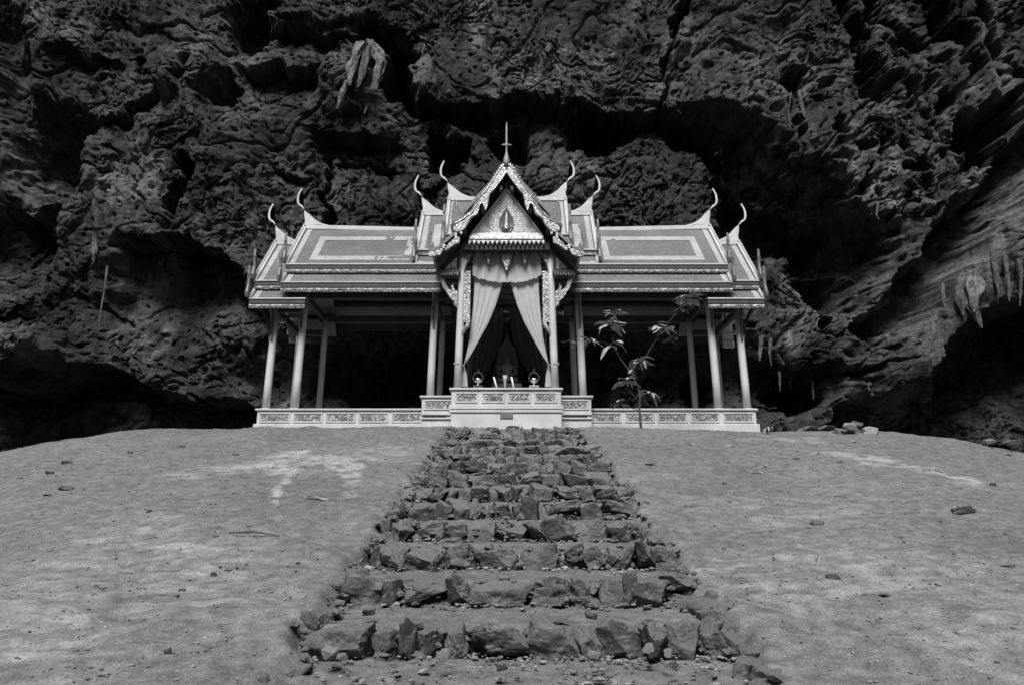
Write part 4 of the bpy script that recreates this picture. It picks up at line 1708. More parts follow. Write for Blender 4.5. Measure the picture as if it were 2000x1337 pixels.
for s in (-1, 1):
    for (x, z) in ((5.80, 4.68), (5.10, 5.0), (1.85, 5.0)):
        xx = s * (x - BAT * (z - WZ))
        b = MB()
        b.prism([(18.93 - p[0], z + p[1]) for p in bracket_pts()], 'yz', xx - 0.022, xx + 0.022)
        pbuild(b, 'bracket', M['gold_dark'], bevel=0.006)
        if x != 1.85:
            b = MB()
            b.prism([(xx + s * (0.07 + p[0] * .8), z + p[1]) for p in bracket_pts()], 'xz', 18.98, 19.02)
            if x > 5.5:
                pbuild(b, 'bracket', M['gold_dark'], bevel=0.006)

# ---- front arm
FY = 17.28
b = MB()
for s in (-1, 1):
    # upper slopes
    b = MB()
    q = [(0, FY, 8.49), (s * 1.25, FY, 7.01), (s * 1.25, 19.8, 7.01), (0, 19.8, 8.49)]
    if s < 0:
        q = q[::-1]
    b.slab(q[0], q[1], q[2], q[3], -0.07)
    pbuild(b, 'roof', M['tile'])
    b = MB()
    q = [(s * 1.16, FY, 6.84), (s * 1.68, FY, 6.34), (s * 1.68, 18.6, 6.34), (s * 1.16, 18.6, 6.84)]
    if s < 0:
        q = q[::-1]
    b.slab(q[0], q[1], q[2], q[3], -0.06)
    pbuild(b, 'roof', M['tile'])
    # soffit boards seen from below between bargeboard and pediment
    b = MB()
    q = [(0, FY + .05, 8.36), (s * 1.14, FY + .05, 7.0), (s * 1.14, 17.78, 7.0), (0, 17.78, 8.36)]
    if s < 0:
        q = q[::-1]
    b.slab(q[0], q[1], q[2], q[3], -0.05)
    pbuild(b, 'soffit', M['soffit'])
    for t in (0.12, 0.5, 0.88):
        b = MB()
        x = s * 1.10 * t
        z = 8.26 + (6.93 - 8.26) * t
        b.box(x - 0.04, x + 0.04, FY + .04, 17.75, z - 0.15, z - 0.055)
        pbuild(b, 'purlin', M['soffit'])


Z1 = lambda u, v: ((u * 0.22434 + 800 - 989.5), v * 0.22434 + 220)     # sketch units to photograph places


def fpt(u, v, Y=FY):
    x_, y_ = Z1(u, v)
    p = at(1000 + x_, y_, Y)
    return (p.x, p.z)


outer = [(845, 452), (812, 462), (780, 500), (745, 560), (715, 610), (690, 645), (660, 690), (632, 715), (612, 745), (604, 785), (588, 800), (570, 835), (548, 868), (520, 890), (495, 905), (470, 930), (440, 945), (405, 965), (380, 985)]
inner = [(382, 1030), (410, 1045), (445, 1042), (485, 1010), (515, 970), (535, 925), (560, 905), (592, 888), (606, 850), (612, 815), (630, 795), (645, 802), (648, 830), (662, 858), (682, 815), (690, 760), (700, 715), (735, 680), (775, 628), (812, 580), (838, 540), (845, 500)]
half = [fpt(u, v) for u, v in outer + inner]
for s in (-1, 1):
    b = MB()
    pts = [(-s * p[0] if s > 0 else p[0], p[1]) for p in half]
    b.prism(pts, 'xz', FY - 0.05, FY + 0.04)
    o = pbuild(b, 'bargeboard', M['gold'], bevel=0.008, label='gilded undulating serpent bargeboard of the front gable')
    # bead edge
    b = MB()
    line = [fpt(u, v, FY) for u, v in outer[:]]
    line = [((-p[0]) if s > 0 else p[0], p[1]) for p in line]
    b.tube([(p[0], FY - 0.055, p[1] - 0.012) for p in line], 0.018, 8)
    line2 = [fpt(u, v, FY) for u, v in inner[4:]]
    line2 = [((-p[0]) if s > 0 else p[0], p[1]) for p in line2]
    b.tube([(p[0], FY - 0.055, p[1] + 0.01) for p in line2], 0.014, 8)
    pbuild(b, 'bead_edge', M['silver'], o, smooth=True)
    # flame teeth outside
    b = MB()
    for i in range(len(line) - 1):
        for t in (0.25, 0.75):
            p = Vector((line[i][0], 0, line[i][1])).lerp(Vector((line[i + 1][0], 0, line[i + 1][1])), t)
            sx = -1 if s < 0 else 1
            b.prism([(p.x - sx * 0.03, p.z + 0.01), (p.x + sx * 0.035, p.z - 0.025), (p.x + sx * 0.055, p.z + 0.055)], 'xz', FY - 0.02, FY + 0.02)
    pbuild(b, 'flame_teeth', M['gold_dark'], o)
    # serpent-head finial of the upper eave
    leaf = [(380, 985), (368, 950), (366, 905), (372, 850), (380, 800), (398, 752), (405, 790), (402, 825), (418, 815), (420, 848), (436, 842), (434, 872), (452, 868), (448, 898), (466, 900), (460, 930), (440, 948), (405, 968)]
    b = MB()
    pts = [fpt(u, v, FY) for u, v in leaf]
    pts = [((-p[0]) if s > 0 else p[0], p[1]) for p in pts]
    b.prism(pts, 'xz', FY - 0.035, FY + 0.03)
    pbuild(b, 'serpent_finial', M['horn'], bevel=0.006, label='dark flame-shaped finial at the upper eave of the front gable')
    # white stub that closes the rafters under it
    b = MB()
    a_, c_ = fpt(395, 1040), fpt(415, 1095)
    xs2 = sorted((s * abs(a_[0]), s * abs(c_[0])))
    b.box(xs2[0], xs2[1], FY - 0.03, FY + 0.05, c_[1], a_[1])
    a_, c_ = fpt(442, 1042), fpt(462, 1062)
    xs2 = sorted((s * abs(a_[0]), s * abs(c_[0])))
    b.box(xs2[0], xs2[1], FY - 0.05, FY + 0.03, c_[1], a_[1])
    pbuild(b, 'rafter_end', M['white'], bevel=0.004)
    # lower bargeboard of the skirt roof
    lo = [(440, 1085), (400, 1092), (370, 1120), (345, 1140), (335, 1165), (310, 1160), (285, 1172), (270, 1190), (240, 1200), (205, 1215), (175, 1215), (165, 1245), (200, 1262), (240, 1250), (275, 1238), (285, 1215), (305, 1195), (325, 1205), (345, 1190), (372, 1168), (400, 1150), (440, 1135)]
    b = MB()
    pts = [fpt(u, v, FY) for u, v in lo]
    pts = [((-p[0]) if s > 0 else p[0], p[1]) for p in pts]
    b.prism(pts, 'xz', FY - 0.05, FY + 0.04)
    o2 = pbuild(b, 'bargeboard', M['gold'], bevel=0.007)
    sc = MB()
    cpt = fpt(300, 1178)
    cx = -cpt[0] if s > 0 else cpt[0]
    sc.tube([(cx + 0.05 * math.cos(t) * (1 - t / 9), FY - 0.065, cpt[1] + 0.05 * math.sin(t) * (1 - t / 9)) for t in np.linspace(0, 6.5, 14)], 0.015, 8)
    pbuild(sc, 'scroll', M['silver'], o2, smooth=True)
    horn = [(175, 1215), (165, 1180), (160, 1140), (165, 1095), (178, 1060), (196, 1035), (188, 1070), (180, 1105), (182, 1140), (192, 1165), (204, 1120), (214, 1150), (216, 1180), (232, 1165), (236, 1195), (205, 1215)]
    b = MB()
    pts = [fpt(u, v, FY) for u, v in horn]
    pts = [((-p[0]) if s > 0 else p[0], p[1]) for p in pts]
    b.prism(pts, 'xz', FY - 0.03, FY + 0.03)
    pbuild(b, 'serpent_finial', M['horn'], bevel=0.005)
    # side half-pediment with lattice, its cornice and teeth
    b = MB()
    b.prism([(s * 1.10, 6.08), (s * 1.58, 6.08), (s * 1.58, 6.16), (s * 1.10, 6.62)], 'xz', 17.72, 17.78)
    pbuild(b, 'side_pediment', M['wood'])
    b = MB()
    b.prism([(s * 1.17, 6.12), (s * 1.44, 6.12), (s * 1.17, 6.40)], 'xz', 17.695, 17.718)
    pbuild(b, 'lattice', M['gold_fine'])
    b = MB()
    xs2 = sorted((s * 1.08, s * 1.64))
    b.box(xs2[0], xs2[1], 17.62, 17.78, 6.00, 6.075)
    pbuild(b, 'side_cornice', M['soffit'])
    b = MB()
    for i in range(8):
        x = s * (1.14 + i * 0.062)
        b.lathe([(0.006, -0.075), (0.022, -0.045), (0.026, -0.02), (0.018, 0.0)], (x, 17.64, 5.998), 8)
    pbuild(b, 'lotus_teeth', M['gold'], smooth=True)
    # underside of the skirt
    b = MB()
    q = [(s * 1.12, FY + .05, 6.74), (s * 1.64, FY + .05, 6.26), (s * 1.64, 18.55, 6.26), (s * 1.12, 18.55, 6.74)]
    if s < 0:
        q = q[::-1]
    b.slab(q[0], q[1], q[2], q[3], -0.04)
    pbuild(b, 'soffit', M['soffit'])
    # carved brackets of the front columns
    x0 = s * 1.10
    B = [(0.0, 0.0), (0.05, 0.05), (0.09, 0.18), (0.17, 0.26), (0.25, 0.40), (0.33, 0.50), (0.37, 0.66), (0.42, 0.72), (0.44, 0.80), (0.34, 0.78), (0.29, 0.68), (0.27, 0.56), (0.19, 0.47), (0.12, 0.42), (0.16, 0.52), (0.10, 0.60), (0.09, 0.50), (0.05, 0.43), (0.0, 0.42)]
    b = MB()
    b.prism([(x0 + s * (p[0] + 0.04), 5.18 + p[1]) for p in B], 'xz', 17.76, 17.84)
    ob = pbuild(b, 'carved_bracket', M['gold'], bevel=0.010)
    b = MB()
    b.tube([(x0 + s * (p[0] + 0.05), 17.75, 5.18 + p[1]) for p in B[1:9]], 0.016, 8)
    pbuild(b, 'bead_edge', M['silver'], ob, smooth=True)

# front chofa: tall blade above a bulging breast
b = MB()


def fz(v, Y=FY):
    return at(990, v * 0.22434 + 220, Y).z


prof = [(0.085, fz(478)), (0.115, fz(445)), (0.105, fz(415)), (0.062, fz(375)), (0.030, fz(345)), (0.034, fz(300)), (0.052, fz(288)), (0.036, fz(270)), (0.040, fz(215)), (0.036, fz(150)), (0.024, fz(110)), (0.006, fz(85))]
b.lathe([(r * 0.72, z) for r, z in prof], (0, FY - 0.02, 0), 16)
ch = pbuild(b, 'chofa', M['grey_gilt'], smooth=True, label='straight upright spire finial at the tip of the front gable')
b = MB()
for s in (-1, 1):
    b.prism([(s * 0.03, fz(288)), (s * 0.12, fz(290)), (s * 0.09, fz(278)), (s * 0.03, fz(276))], 'xz', FY - 0.03, FY - 0.01)
pbuild(b, 'finial_collar', M['gold_dark'], ch)

# ridge of the front arm
b = MB()
b.box(-0.05, 0.05, FY + .06, 19.9, 8.38, 8.50)
pbuild(b, 'ridge', M['white'], bevel=0.008)

# pediment
PY = 17.62
b = MB()
b.prism([(-0.80, 6.95), (0.80, 6.95), (0, 8.08)], 'xz', PY, PY + 0.06)
ped = pbuild(b, 'pediment', M['gold_fine'])
b = MB()
for s in (-1, 1):
    a_ = Vector((s * 0.84, 0, 6.95))
    c_ = Vector((0, 0, 8.13))
    dr = (c_ - a_).normalized()
    nn = Vector((-dr.z, 0, dr.x)) * 0.04
    b.prism([(a_.x, a_.z), (c_.x, c_.z), (c_.x, c_.z - 0.075), (a_.x - s * 0.055, a_.z)], 'xz', PY - 0.05, PY - 0.002)
pbuild(b, 'pediment_frame', M['white'], ped, bevel=0.004)
# small scattered blossoms of gilt on the field
b = MB()
rs_ = random.Random(8)
row = 0
z = 7.04
while z < 7.98:
    wdt = 0.78 * (8.03 - z) / (8.03 - 6.95) - 0.03
    x = -wdt + (0.03 if row % 2 else 0)
    while x < wdt:
        inside = abs(x) < 0.17 and 6.98 < z < 7.55
        if not inside:
            b.lathe([(0.020, -0.0), (0.014, 0.016), (0.002, 0.02)], (0, 0, 0), 5)
            k = len(b.v) - 15
            for q in range(k, len(b.v)):
                v_ = b.v[q]
                b.v[q] = (x + v_[0], PY - 0.004 - v_[2], z + v_[1])
        x += 0.060 + rs_.uniform(-.004, .004)
    z += 0.052
    row += 1
pbuild(b, 'gilt_blossoms', M['blossom'], ped)
# flame-shaped niche with a small crown-like emblem
b = MB()
nic = [(0.0, 7.66), (-0.035, 7.55), (-0.09, 7.46), (-0.155, 7.34), (-0.175, 7.22), (-0.14, 7.10), (-0.09, 7.02), (0.09, 7.02), (0.14, 7.10), (0.175, 7.22), (0.155, 7.34), (0.09, 7.46), (0.035, 7.55)]
b.prism(nic, 'xz', PY - 0.035, PY - 0.003)
nb = pbuild(b, 'niche', M['wood'], ped)
b = MB()
b.tube([(p[0], PY - 0.04, p[1]) for p in nic + [nic[0]]], 0.013, 6)
b.lathe([(0.075, 7.03), (0.085, 7.07), (0.06, 7.10), (0.07, 7.16), (0.05, 7.20), (0.062, 7.24), (0.04, 7.29), (0.045, 7.33), (0.02, 7.39), (0.012, 7.46), (0.002, 7.52)], (0, PY - 0.045, 0), 10)
for s in (-1, 1):
    b.tube([(s * 0.05, PY - 0.05, 7.05), (s * 0.11, PY - 0.05, 7.12), (s * 0.10, PY - 0.05, 7.22)], [0.014, 0.012, 0.004], 6)
pbuild(b, 'emblem', M['gold'], ped, smooth=True)

# cornice under the pediment
b = MB()
b.box(-0.83, 0.83, PY - 0.08, PY + 0.06, 6.885, 6.948)
b.box(-0.86, 0.86, PY - 0.13, PY + 0.05, 6.78, 6.875)
b.box(-0.89, 0.89, PY - 0.10, PY + 0.05, 6.735, 6.777)
cor = pbuild(b, 'cornice', M['cornice'], bevel=0.006)
b = MB()
for i in range(17):
    x = -0.86 + i * 1.72 / 16
    b.lathe([(0.004, -0.10), (0.026, -0.06), (0.036, -0.03), (0.024, 0.0)], (x, PY - 0.10, 6.732), 8)
pbuild(b, 'lotus_teeth', M['cornice'], cor, smooth=True)
b = MB()
b.box(-1.02, 1.02, PY - 0.02, PY + 0.10, 6.56, 6.75)
pbuild(b, 'lintel', M['wood'])

# scalloped arch panel hanging between the front columns
AY = 17.80
arch = [(-0.98, 6.56), (0.98, 6.56)]
zt = lambda v: at(990, v * 0.26925 + 480, AY).z
cusp = [(1.00, 6.05), (0.93, zt(130)), (0.83, zt(78)), (0.74, zt(52)), (0.66, zt(48)), (0.56, zt(62)), (0.47, zt(95)), (0.425, zt(140)), (0.39, zt(95)), (0.33, zt(60)), (0.27, zt(46)), (0.20, zt(55)), (0.12, zt(95)), (0.05, zt(150)), (0.0, zt(185))]
pts = arch + cusp + [(-x, z) for x, z in cusp[::-1][1:]]
b = MB()
b.prism(pts, 'xz', AY, AY + 0.05)
ar = pbuild(b, 'arch_panel', M['gold'], label='gilded scalloped arch panel with hanging points')
b = MB()
full = [(x, z) for x, z in cusp] + [(-x, z) for x, z in cusp[::-1][1:]]
b.tube([(p[0], AY - 0.01, p[1]) for p in full], 0.013, 6)
pbuild(b, 'arch_edge', M['wood'], ar)
# serrated side pendants beside the columns
for s in (-1, 1):
    b = MB()
    zz0, zz1 = 6.10, 4.86
    L_ = []
    n = 24
    for i in range(n + 1):
        z = zz0 + (zz1 - zz0) * i / n
        xo_ = 1.00 - BAT * (z - CZ) * .2
        L_.append((s * (0.86 - 0.0 * i), z))
        if i < n:
            L_.append((s * 0.835, z + (zz1 - zz0) / n * .5))
    pts = [(s * 1.02, zz0), (s * 1.035, zz1)] + L_[::-1]
    b.prism(pts, 'xz', AY + 0.005, AY + 0.04)
    o = pbuild(b, 'side_pendant', M['gold'])
    b = MB()
    b.tube([(s * 0.87, AY, 4.86), (s * 0.90, AY, 4.76), (s * 0.96, AY, 4.70), (s * 1.0, AY, 4.60), (s * 1.02, AY, 4.52)], [0.035, 0.055, 0.05, 0.04, 0.008], 8)
    pbuild(b, 'pendant_scroll', M['gold'], o, smooth=True)

# ceiling inside the centre
b = MB()
b.box(-1.75, 1.75, 18.0, 22.3, 6.42, 6.5)
pbuild(b, 'ceiling', M['soffit'])
b = MB()
for i in range(7):
    y = 18.2 + i * 0.6
    b.box(-1.7, 1.7, y - .04, y + .04, 6.34, 6.418)
pbuild(b, 'ceiling_beam', M['soffit'])


# ------------------------------------------------------------------ CURTAINS (hang in the pavilion, things of their own)
def zpt(u, v, Y):
    p = at(u * 0.26925 + 800, v * 0.26925 + 480, Y)
    return p


def drape(s, Y):
    """side drape gathered at the column"""
    outer_ = [(468, 225), (470, 300), (462, 420), (450, 540), (436, 660), (415, 770), (396, 850), (392, 868), (380, 930), (372, 1020)]
    inner_ = [(690, 240), (665, 300), (625, 430), (570, 560), (505, 680), (445, 790), (403, 852), (398, 868), (415, 930), (422, 1020)]
    rows, cols = 60, 70
    X = np.zeros((rows, cols))
    Yv = np.zeros((rows, cols))
    Zv = np.zeros((rows, cols))
    to = np.linspace(0, 1, len(outer_))
    tr = np.linspace(0, 1, rows)
    ou, ov = np.interp(tr, to, [p[0] for p in outer_]), np.interp(tr, to, [p[1] for p in outer_])
    iu, iv = np.interp(tr, to, [p[0] for p in inner_]), np.interp(tr, to, [p[1] for p in inner_])
    for i in range(rows):
        for j in range(cols):
            f = j / (cols - 1)
            u, v = ou[i] + (iu[i] - ou[i]) * f, ov[i] + (iv[i] - ov[i]) * f
            p = zpt(u, v, Y)
            amp = 0.009 * min(1.0, abs(iu[i] - ou[i]) / 120 + 0.25)
            fold = math.sin(f * 26 + math.sin(i * 0.07) * 1.2) * amp + 0.5 * amp * math.sin(f * 57 + 1.0)
            x = p.x + 0.13 if s < 0 else -(p.x + 0.13)
            X[i, j] = x - 0.13
            Yv[i, j] = Y + fold
            Zv[i, j] = p.z
    return X, Yv, Zv


for s in (-1, 1):
    X, Y_, Z_ = drape(s, 18.02)
    o = grid_object('curtain', X, Y_, Z_, M['sheer'])
    tag(o, 'sheer pale curtain tied back to the %s front column of the pavilion' % ('left' if s < 0 else 'right'), 'curtain')
    b = MB()
    p = zpt(395, 862, 17.93)
    cx = p.x if s < 0 else -(p.x + 0.13) - 0.13
    colx = (XC + s * (1.114 - BAT * (p.z - CZ)))
    b.tube([(cx - s * -0.03, 18.02, p.z), (cx, 17.95, p.z), (colx, 17.745, p.z), (colx + s * 0.10, 17.80, p.z), (colx + s * 0.10, 17.92, p.z)], 0.013, 6)
    tb_ = b.build('tieback', M['sheer'], o)
# swag
rows, cols = 26, 120
X = np.zeros((rows, cols))
Y_ = np.zeros((rows, cols))
Z_ = np.zeros((rows, cols))
hemu = [458, 470, 500, 560, 620, 690, 712, 745, 800, 860, 920, 945, 955]
hemv = [212, 222, 240, 252, 266, 268, 268, 268, 266, 255, 235, 220, 212]
for i in range(rows):
    for j in range(cols):
        f = j / (cols - 1)
        u = 458 + (955 - 458) * f
        vb = np.interp(u, hemu, hemv) + (2.0 * math.sin(f * 90))
        v = 30 + (vb - 30) * i / (rows - 1)
        p = zpt(u, v, 17.93)
        X[i, j] = p.x
        Z_[i, j] = p.z
        c_ = abs(f - 0.505)
        Y_[i, j] = 17.93 + 0.009 * math.sin(f * 60 + (i / rows) * 3 * (1 if f < .5 else -1)) + 0.02 * math.sin(c_ * 40 - i * 0.12)
sw = grid_object('curtain_swag', X, Y_, Z_, M['sheer'])
tag(sw, 'sheer curtain swag hanging beneath the scalloped gilt arch', 'curtain')
b = MB()
b.tube([(X[-1, j], Y_[-1, j] - 0.008, Z_[-1, j] + 0.005) for j in range(0, cols, 2)], 0.012, 6)
b.build('gilt_fringe', M['gold'], sw)
# back curtains seen dimly inside
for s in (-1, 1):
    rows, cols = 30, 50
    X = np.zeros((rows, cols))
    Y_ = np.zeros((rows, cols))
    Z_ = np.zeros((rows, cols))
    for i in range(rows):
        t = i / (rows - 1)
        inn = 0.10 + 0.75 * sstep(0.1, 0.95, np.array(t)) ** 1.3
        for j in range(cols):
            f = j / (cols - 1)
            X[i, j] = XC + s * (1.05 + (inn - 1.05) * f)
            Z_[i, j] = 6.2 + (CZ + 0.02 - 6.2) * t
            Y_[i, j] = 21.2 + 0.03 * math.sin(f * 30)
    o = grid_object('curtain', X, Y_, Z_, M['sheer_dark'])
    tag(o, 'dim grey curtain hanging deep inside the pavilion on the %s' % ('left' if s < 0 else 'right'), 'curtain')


# ------------------------------------------------------------------ ALTAR things
def inpt(u, v, Y):
    """z7 sketch: region 890..1100 x 560..770 drawn at 6.367x"""
    return at(890 + u / 6.367, 560 + v / 6.367, Y)


IY = 18.35


def lowered(px_u, Y=IY):
    return inpt(px_u, 1240, Y).x


def candle(u, lean, lab):
    x = lowered(u)
    o = empty('candle', (x, IY, CZ))
    b = MB()
    b.lathe([(0.06, 0.0), (0.06, 0.01), (0.02, 0.03), (0.018, 0.10), (0.045, 0.125), (0.05, 0.14), (0.02, 0.145)], n=16)
    b.build('candle_holder', M['silver'], o, smooth=True)
    b = MB()
    b.tube([(0, 0, 0.14), (lean * 0.25, 0, 0.28), (lean * 0.5, 0, 0.42)], [0.024, 0.023, 0.021], 12)
    b.build('wax', M['candle'], o, smooth=True)
    b = MB()
    b.tube([(lean * 0.5, 0, 0.42), (lean * 0.52, 0, 0.44)], 0.003, 5)
    b.build('wick', M['wood'], o)
    tag(o, lab, 'candle')


candle(515, -0.16, 'tall white leaning candle left of the flared vase')
candle(725, -0.12, 'tall white leaning candle right of the flared vase')
o = empty('flared_vase', (lowered(613), IY + 0.02, CZ))
b = MB()
b.lathe([(0.13, 0.0), (0.145, 0.03), (0.13, 0.06), (0.03, 0.075), (0.02, 0.10)], n=24)
b.build('foot_dish', M['silver'], o, smooth=True)
b = MB()
b.lathe([(0.015, 0.10), (0.022, 0.2), (0.04, 0.34), (0.062, 0.46), (0.056, 0.46)], n=20)
b.build('flute', M['glasslike'], o, smooth=True)
tag(o, 'slender pale flared vase on a round dish between the two candles', 'vase')


def urn(u, lab, pale):
    o = empty('covered_bowl', (lowered(u), IY, CZ))
    b = MB()
    b.box(-0.105, 0.105, -0.09, 0.09, 0, 0.19)
    b.box(-0.115, 0.115, -0.10, 0.10, 0.19, 0.205)
    b.build('pedestal', M['white'] if pale else M['gold_dark'], o, bevel=0.006)
    if pale:
        b = MB()
        b.box(-0.085, 0.085, -0.098, -0.092, 0.02, 0.17)
        b.build('pedestal_panel', M['bronze'], o)
    b = MB()
    b.lathe([(0.05, 0.205), (0.02, 0.23), (0.02, 0.26), (0.09, 0.31), (0.115, 0.37), (0.10, 0.375), (0.05, 0.34)], n=22)
    b.build('bowl', M['silver'], o, smooth=True)
    b = MB()
    b.tube([(0.12 * math.cos(t), 0, 0.38 + 0.15 * math.sin(t)) for t in np.linspace(-0.2, PI + 0.2, 20)], 0.011, 8)
    b.tube([(0, 0, 0.53), (0, 0, 0.56), (0.005, 0, 0.62)], [0.02, 0.012, 0.003], 8)
    b.build('arched_handle', M['gold_dark'], o, smooth=True)
    tag(o, lab, 'bowl')


urn(277, 'metal bowl with arched handle on a dark pedestal at the left of the altar', False)
urn(975, 'metal bowl with arched handle on a white edged pedestal at the right of the altar', True)

# dark throne and seated statue inside, barely seen
o = empty('altar_throne', (XC, 19.9, CZ))
b = MB()
b.box(-0.45, 0.45, -0.35, 0.35, 0, 0.30)
b.box(-0.38, 0.38, -0.30, 0.30, 0.30, 0.52)
b.build('stepped_base', M['bronze'], o, bevel=0.02)
b = MB()
b.prism([(-0.26, 0.52), (0.26, 0.52), (0.30, 1.1), (0.22, 1.5), (0.08, 1.72), (0, 1.95), (-0.08, 1.72), (-0.22, 1.5), (-0.30, 1.1)], 'xz', 0.22, 0.28)
b.build('throne_back', M['bronze'], o, bevel=0.012)
tag(o, 'dark stepped throne with a pointed gilt back in the middle of the pavilion', 'throne')

me = bpy.data.meshes.new('statue')
J = [(0, 0, 0.12), (0, 0, 0.30), (0, 0.01, 0.50), (0, 0, 0.60), (0, -0.01, 0.70), (0, -0.01, 0.80),
     (-0.10, 0, 0.10), (-0.26, -0.14, 0.09), (0.02, -0.24, 0.07), (0.10, 0, 0.10), (0.26, -0.14, 0.09), (-0.02, -0.22, 0.12),
     (-0.16, 0, 0.50), (-0.22, -0.02, 0.30), (-0.06, -0.16, 0.20), (0.16, 0, 0.50), (0.22, -0.02, 0.30), (0.06, -0.16, 0.20)]
E = [(0, 1), (1, 2), (2, 3), (3, 4), (4, 5), (0, 6), (6, 7), (7, 8), (0, 9), (9, 10), (10, 11), (2, 12), (12, 13), (13, 14), (2, 15), (15, 16), (16, 17)]
rr = [.14, .13, .13, .055, .085, .05, .10, .075, .045, .10, .075, .045, .06, .045, .035, .06, .045, .035]
me.from_pydata(J, E, [])
st = bpy.data.objects.new('seated_statue', me)
link(st)
st.location = (XC, 19.86, CZ + 0.52)
me.materials.append(M['bronze'])
md = st.modifiers.new('skin', 'SKIN')
for i, v in enumerate(me.skin_vertices[0].data):
    v.radius = (rr[i], rr[i])
me.skin_vertices[0].data[0].use_root = True
ms = st.modifiers.new('sub', 'SUBSURF')
ms.levels = ms.render_levels = 2
tag(st, 'small dark seated statue on the throne inside the pavilion', 'statue')


# lamps that hang under the outer roofs, and a pale cloth on the right
def lantern(px, py, Y, lab, s=1.0):
    p = at(px, py, Y)
    o = empty('hanging_lantern', p)
    b = MB()
    b.tube([(0, 0, 0.16 * s), (0, 0, 0.36 * s)], 0.006, 6)
    b.build('hanging_wire', M['wood'], o)
    b = MB()
    b.lathe([(0.10 * s, 0.12 * s), (0.11 * s, 0.15 * s), (0.03 * s, 0.18 * s)], n=12)
    b.lathe([(0.02 * s, -0.16 * s), (0.09 * s, -0.14 * s), (0.08 * s, -0.12 * s)], n=12)
    b.build('lantern_rim', M['white'], o, smooth=True)
    b = MB()
    b.lathe([(0.025 * s, -0.12 * s), (0.04 * s, 0.0), (0.025 * s, 0.12 * s)], n=10)
    for k in range(5):
        a = k * 2 * PI / 5
        b.tube([(0.08 * s * math.cos(a), 0.08 * s * math.sin(a), -0.12 * s), (0.10 * s * math.cos(a), 0.10 * s * math.sin(a), 0.13 * s)], 0.006, 5)
    b.build('lantern_cage', M['silver'], o, smooth=True)
    tag(o, lab, 'lantern')


lantern(551, 620, 19.6, 'small pale metal lantern hanging under the left outer roof')
lantern(1437, 616, 19.6, 'small pale metal lantern hanging under the right outer roof', 1.15)
lantern(1435, 650, 20.6, 'tiny pale bulb lantern hanging low beside the right cloth', 0.35)
tl, br = at(1409, 629, 20.9), at(1433, 679, 20.9)
b = MB()
w_ = br.x - tl.x
for i in range(3):
    xa = tl.x + w_ * i / 3
    b.prism([(xa + w_ * 0.02, tl.z), (xa + w_ * .31, tl.z), (xa + w_ * .2, tl.z + 0.30 + 0.06 * (i == 1)), (xa + w_ * 0.13, tl.z + 0.30)], 'xz', 20.895, 20.915)
b.box(tl.x, br.x, 20.88, 20.92, br.z + 0.42, tl.z)
b.box(tl.x, br.x, 20.86, 20.93, br.z + 0.20, br.z + 0.40)
b.box(tl.x, br.x + 0.02, 20.84, 20.94, br.z, br.z + 0.185)
tag(b.build('hanging_banner', M['white'], bevel=0.01), 'pale stepped panel with pointed top hanging between the right outer columns', 'banner')


# ------------------------------------------------------------------ SAPLING
def leaf_mesh(name, L, W, bend, seed):
    n = 10
    vs, fs = [], []
    for i in range(n + 1):
        t = i / n
        w = W * (math.sin(PI * min(1, t * 0.94 + 0.04)) ** 0.8) * (0.75 + 0.45 * t) * (1 if t < 0.98 else 0.1)
        z = -bend * L * t * t + 0.02 * L * math.sin(t * 9 + seed)
        x = L * t * (1 - 0.25 * bend * t)
        ed = 0.015 * L * math.sin(t * 22 + seed)
        vs += [(x, -w, z + 0.22 * w + ed), (x, 0, z), (x, w, z + 0.22 * w - ed)]
    for i in range(n):
        a = i * 3
        fs += [(a, a + 1, a + 4, a + 3), (a + 1, a + 2, a + 5, a + 4)]
    me = bpy.data.meshes.new(name)
    me.from_pydata(vs, [], fs)
    me.materials.append(M['leaf'])
    me.polygons.foreach_set("use_smooth", [True] * len(me.polygons))
    return me


LEAVES = [leaf_mesh('leaf', 0.34, 0.050, b_, i) for i, b_ in enumerate((0.15, 0.3, 0.5, 0.7, 0.35, 0.1))]
TY = 16.6
base = at(1253, 846, TY)
gzb = gz(base.x, TY)
sap = empty('sapling', (base.x, TY, gzb))
tag(sap, 'thin young tree with large drooping leaves in front of the right wing', 'tree')
T0 = Vector(sap.location)


def tp(px, py, dy=0.0):
    return at(px, py, TY + dy) - T0


def limb(pts, r0, r1, name):
    P = [tp(*p) for p in pts]
    rad = [r0 + (r1 - r0) * i / (len(P) - 1) for i in range(len(P))]
    b = MB()
    b.tube(P, rad, 7)
    return b.build(name, M['bark'], sap, smooth=True)


b = MB()
P = [Vector((0, 0, -0.15))] + [tp(*q) for q in ((1251, 825), (1249, 800), (1250, 775), (1246, 755), (1239, 742))]
b.tube(P, [0.032, 0.028, 0.024, 0.02, 0.017, 0.015], 9)
b.build('trunk', M['bark'], sap, smooth=True)
limb([(1239, 742), (1242, 725), (1248, 708)], 0.014, 0.008, 'branch')
limb([(1239, 742), (1226, 720), (1212, 700), (1200, 680), (1196, 660), (1194, 640)], 0.013, 0.006, 'branch')
limb([(1249, 785), (1232, 765), (1216, 750)], 0.010, 0.006, 'branch')
limb([(1250, 775), (1258, 768), (1266, 766)], 0.008, 0.005, 'branch')
limb([(1248, 800), (1228, 795), (1210, 786)], 0.008, 0.004, 'branch')
limb([(1242, 730, 0.1), (1262, 695, 0.2), (1278, 668, 0.3), (1290, 648, 0.3)], 0.010, 0.005, 'branch')
limb([(1278, 668, 0.3), (1305, 630, 0.4), (1330, 600, 0.4), (1342, 588, 0.4)], 0.009, 0.005, 'branch')
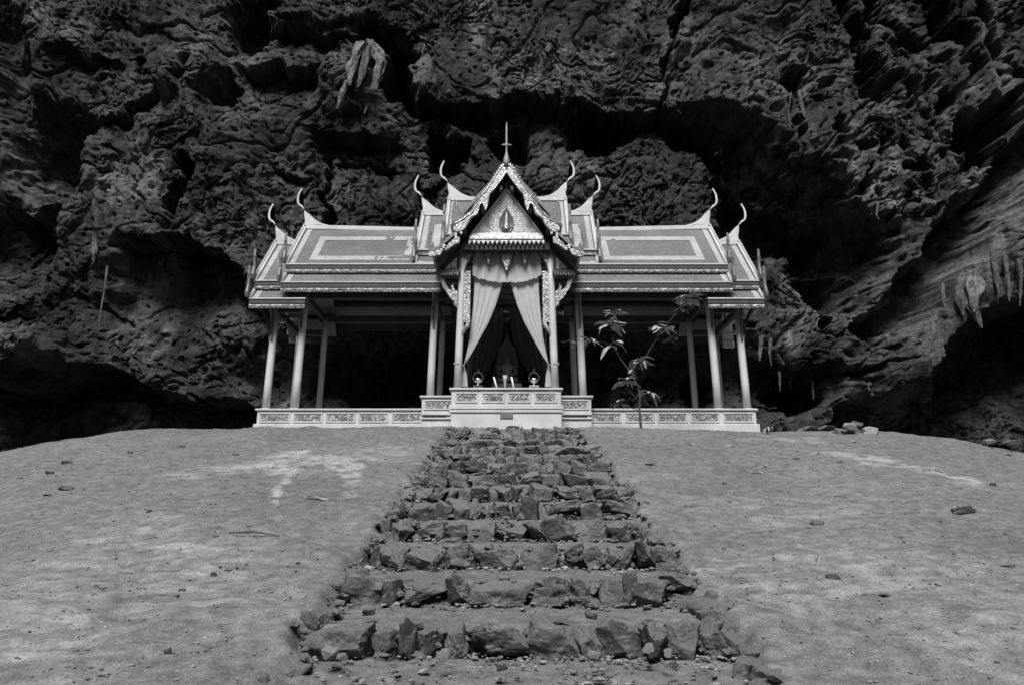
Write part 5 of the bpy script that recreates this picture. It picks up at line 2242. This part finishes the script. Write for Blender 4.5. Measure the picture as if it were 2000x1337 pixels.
limb([(1200, 680), (1180, 668), (1160, 666), (1130, 664), (1108, 670)], 0.008, 0.004, 'branch')
rs = random.Random(21)
leafcount = 0


def cluster(px, py, n, size, spread=1.0, dy=0.0, up=0.2, flat=False):
    n = int(n * 1.35)
    global leafcount
    c = tp(px, py, dy)
    for i in range(n):
        az = 2 * PI * i / n + rs.uniform(-.35, .35)
        pitch = rs.uniform(-0.25, 0.55) - up
        o = bpy.data.objects.new('leaf', LEAVES[rs.randint(0, 5)])
        o.location = c + Vector((rs.uniform(-.03, .03), rs.uniform(-.03, .03), rs.uniform(-.05, .05)))
        sc = size * rs.uniform(0.75, 1.15)
        o.scale = (sc, sc, sc)
        o.rotation_euler = (rs.uniform(-.5, .5), pitch, az)
        link(o, sap)
        leafcount += 1


cluster(1194, 632, 11, 1.15)
cluster(1200, 612, 6, 0.9)
cluster(1294, 645, 11, 0.9, dy=.3)
cluster(1285, 632, 5, 0.85, dy=.3)
cluster(1343, 583, 13, 1.05, dy=.4)
cluster(1332, 602, 4, 0.8, dy=.4)
cluster(1248, 704, 13, 1.0)
cluster(1222, 744, 9, 0.95)
cluster(1266, 766, 8, 0.85)
cluster(1209, 785, 5, 0.6)
cluster(1122, 666, 3, 0.8)
cluster(1152, 664, 5, 0.9)
cluster(1196, 672, 4, 1.0)
cluster(1236, 722, 4, 0.7)

# seedling right of the pavilion
SY = 15.9
p = at(1501, 861, SY)
sd_ = empty('seedling', (p.x, SY, gz(p.x, SY)))
tag(sd_, 'small dark seedling with drooping leaves right of the pavilion platform', 'plant')
b = MB()
b.tube([(0, 0, -0.05), (0.005, 0, 0.08), (0, 0, 0.16)], [0.010, 0.008, 0.006], 7)
b.build('stem', M['bark'], sd_, smooth=True)
for i in range(11):
    o = bpy.data.objects.new('leaf', LEAVES[2 + i % 3])
    o.location = (0, 0, 0.17 - 0.01 * (i % 4))
    o.scale = (0.5, 0.42, 0.5)
    o.rotation_euler = (rs.uniform(-.3, .3), rs.uniform(-0.15, 0.5), i * 2 * PI / 11 + rs.uniform(-.2, .2))
    link(o, sd_)
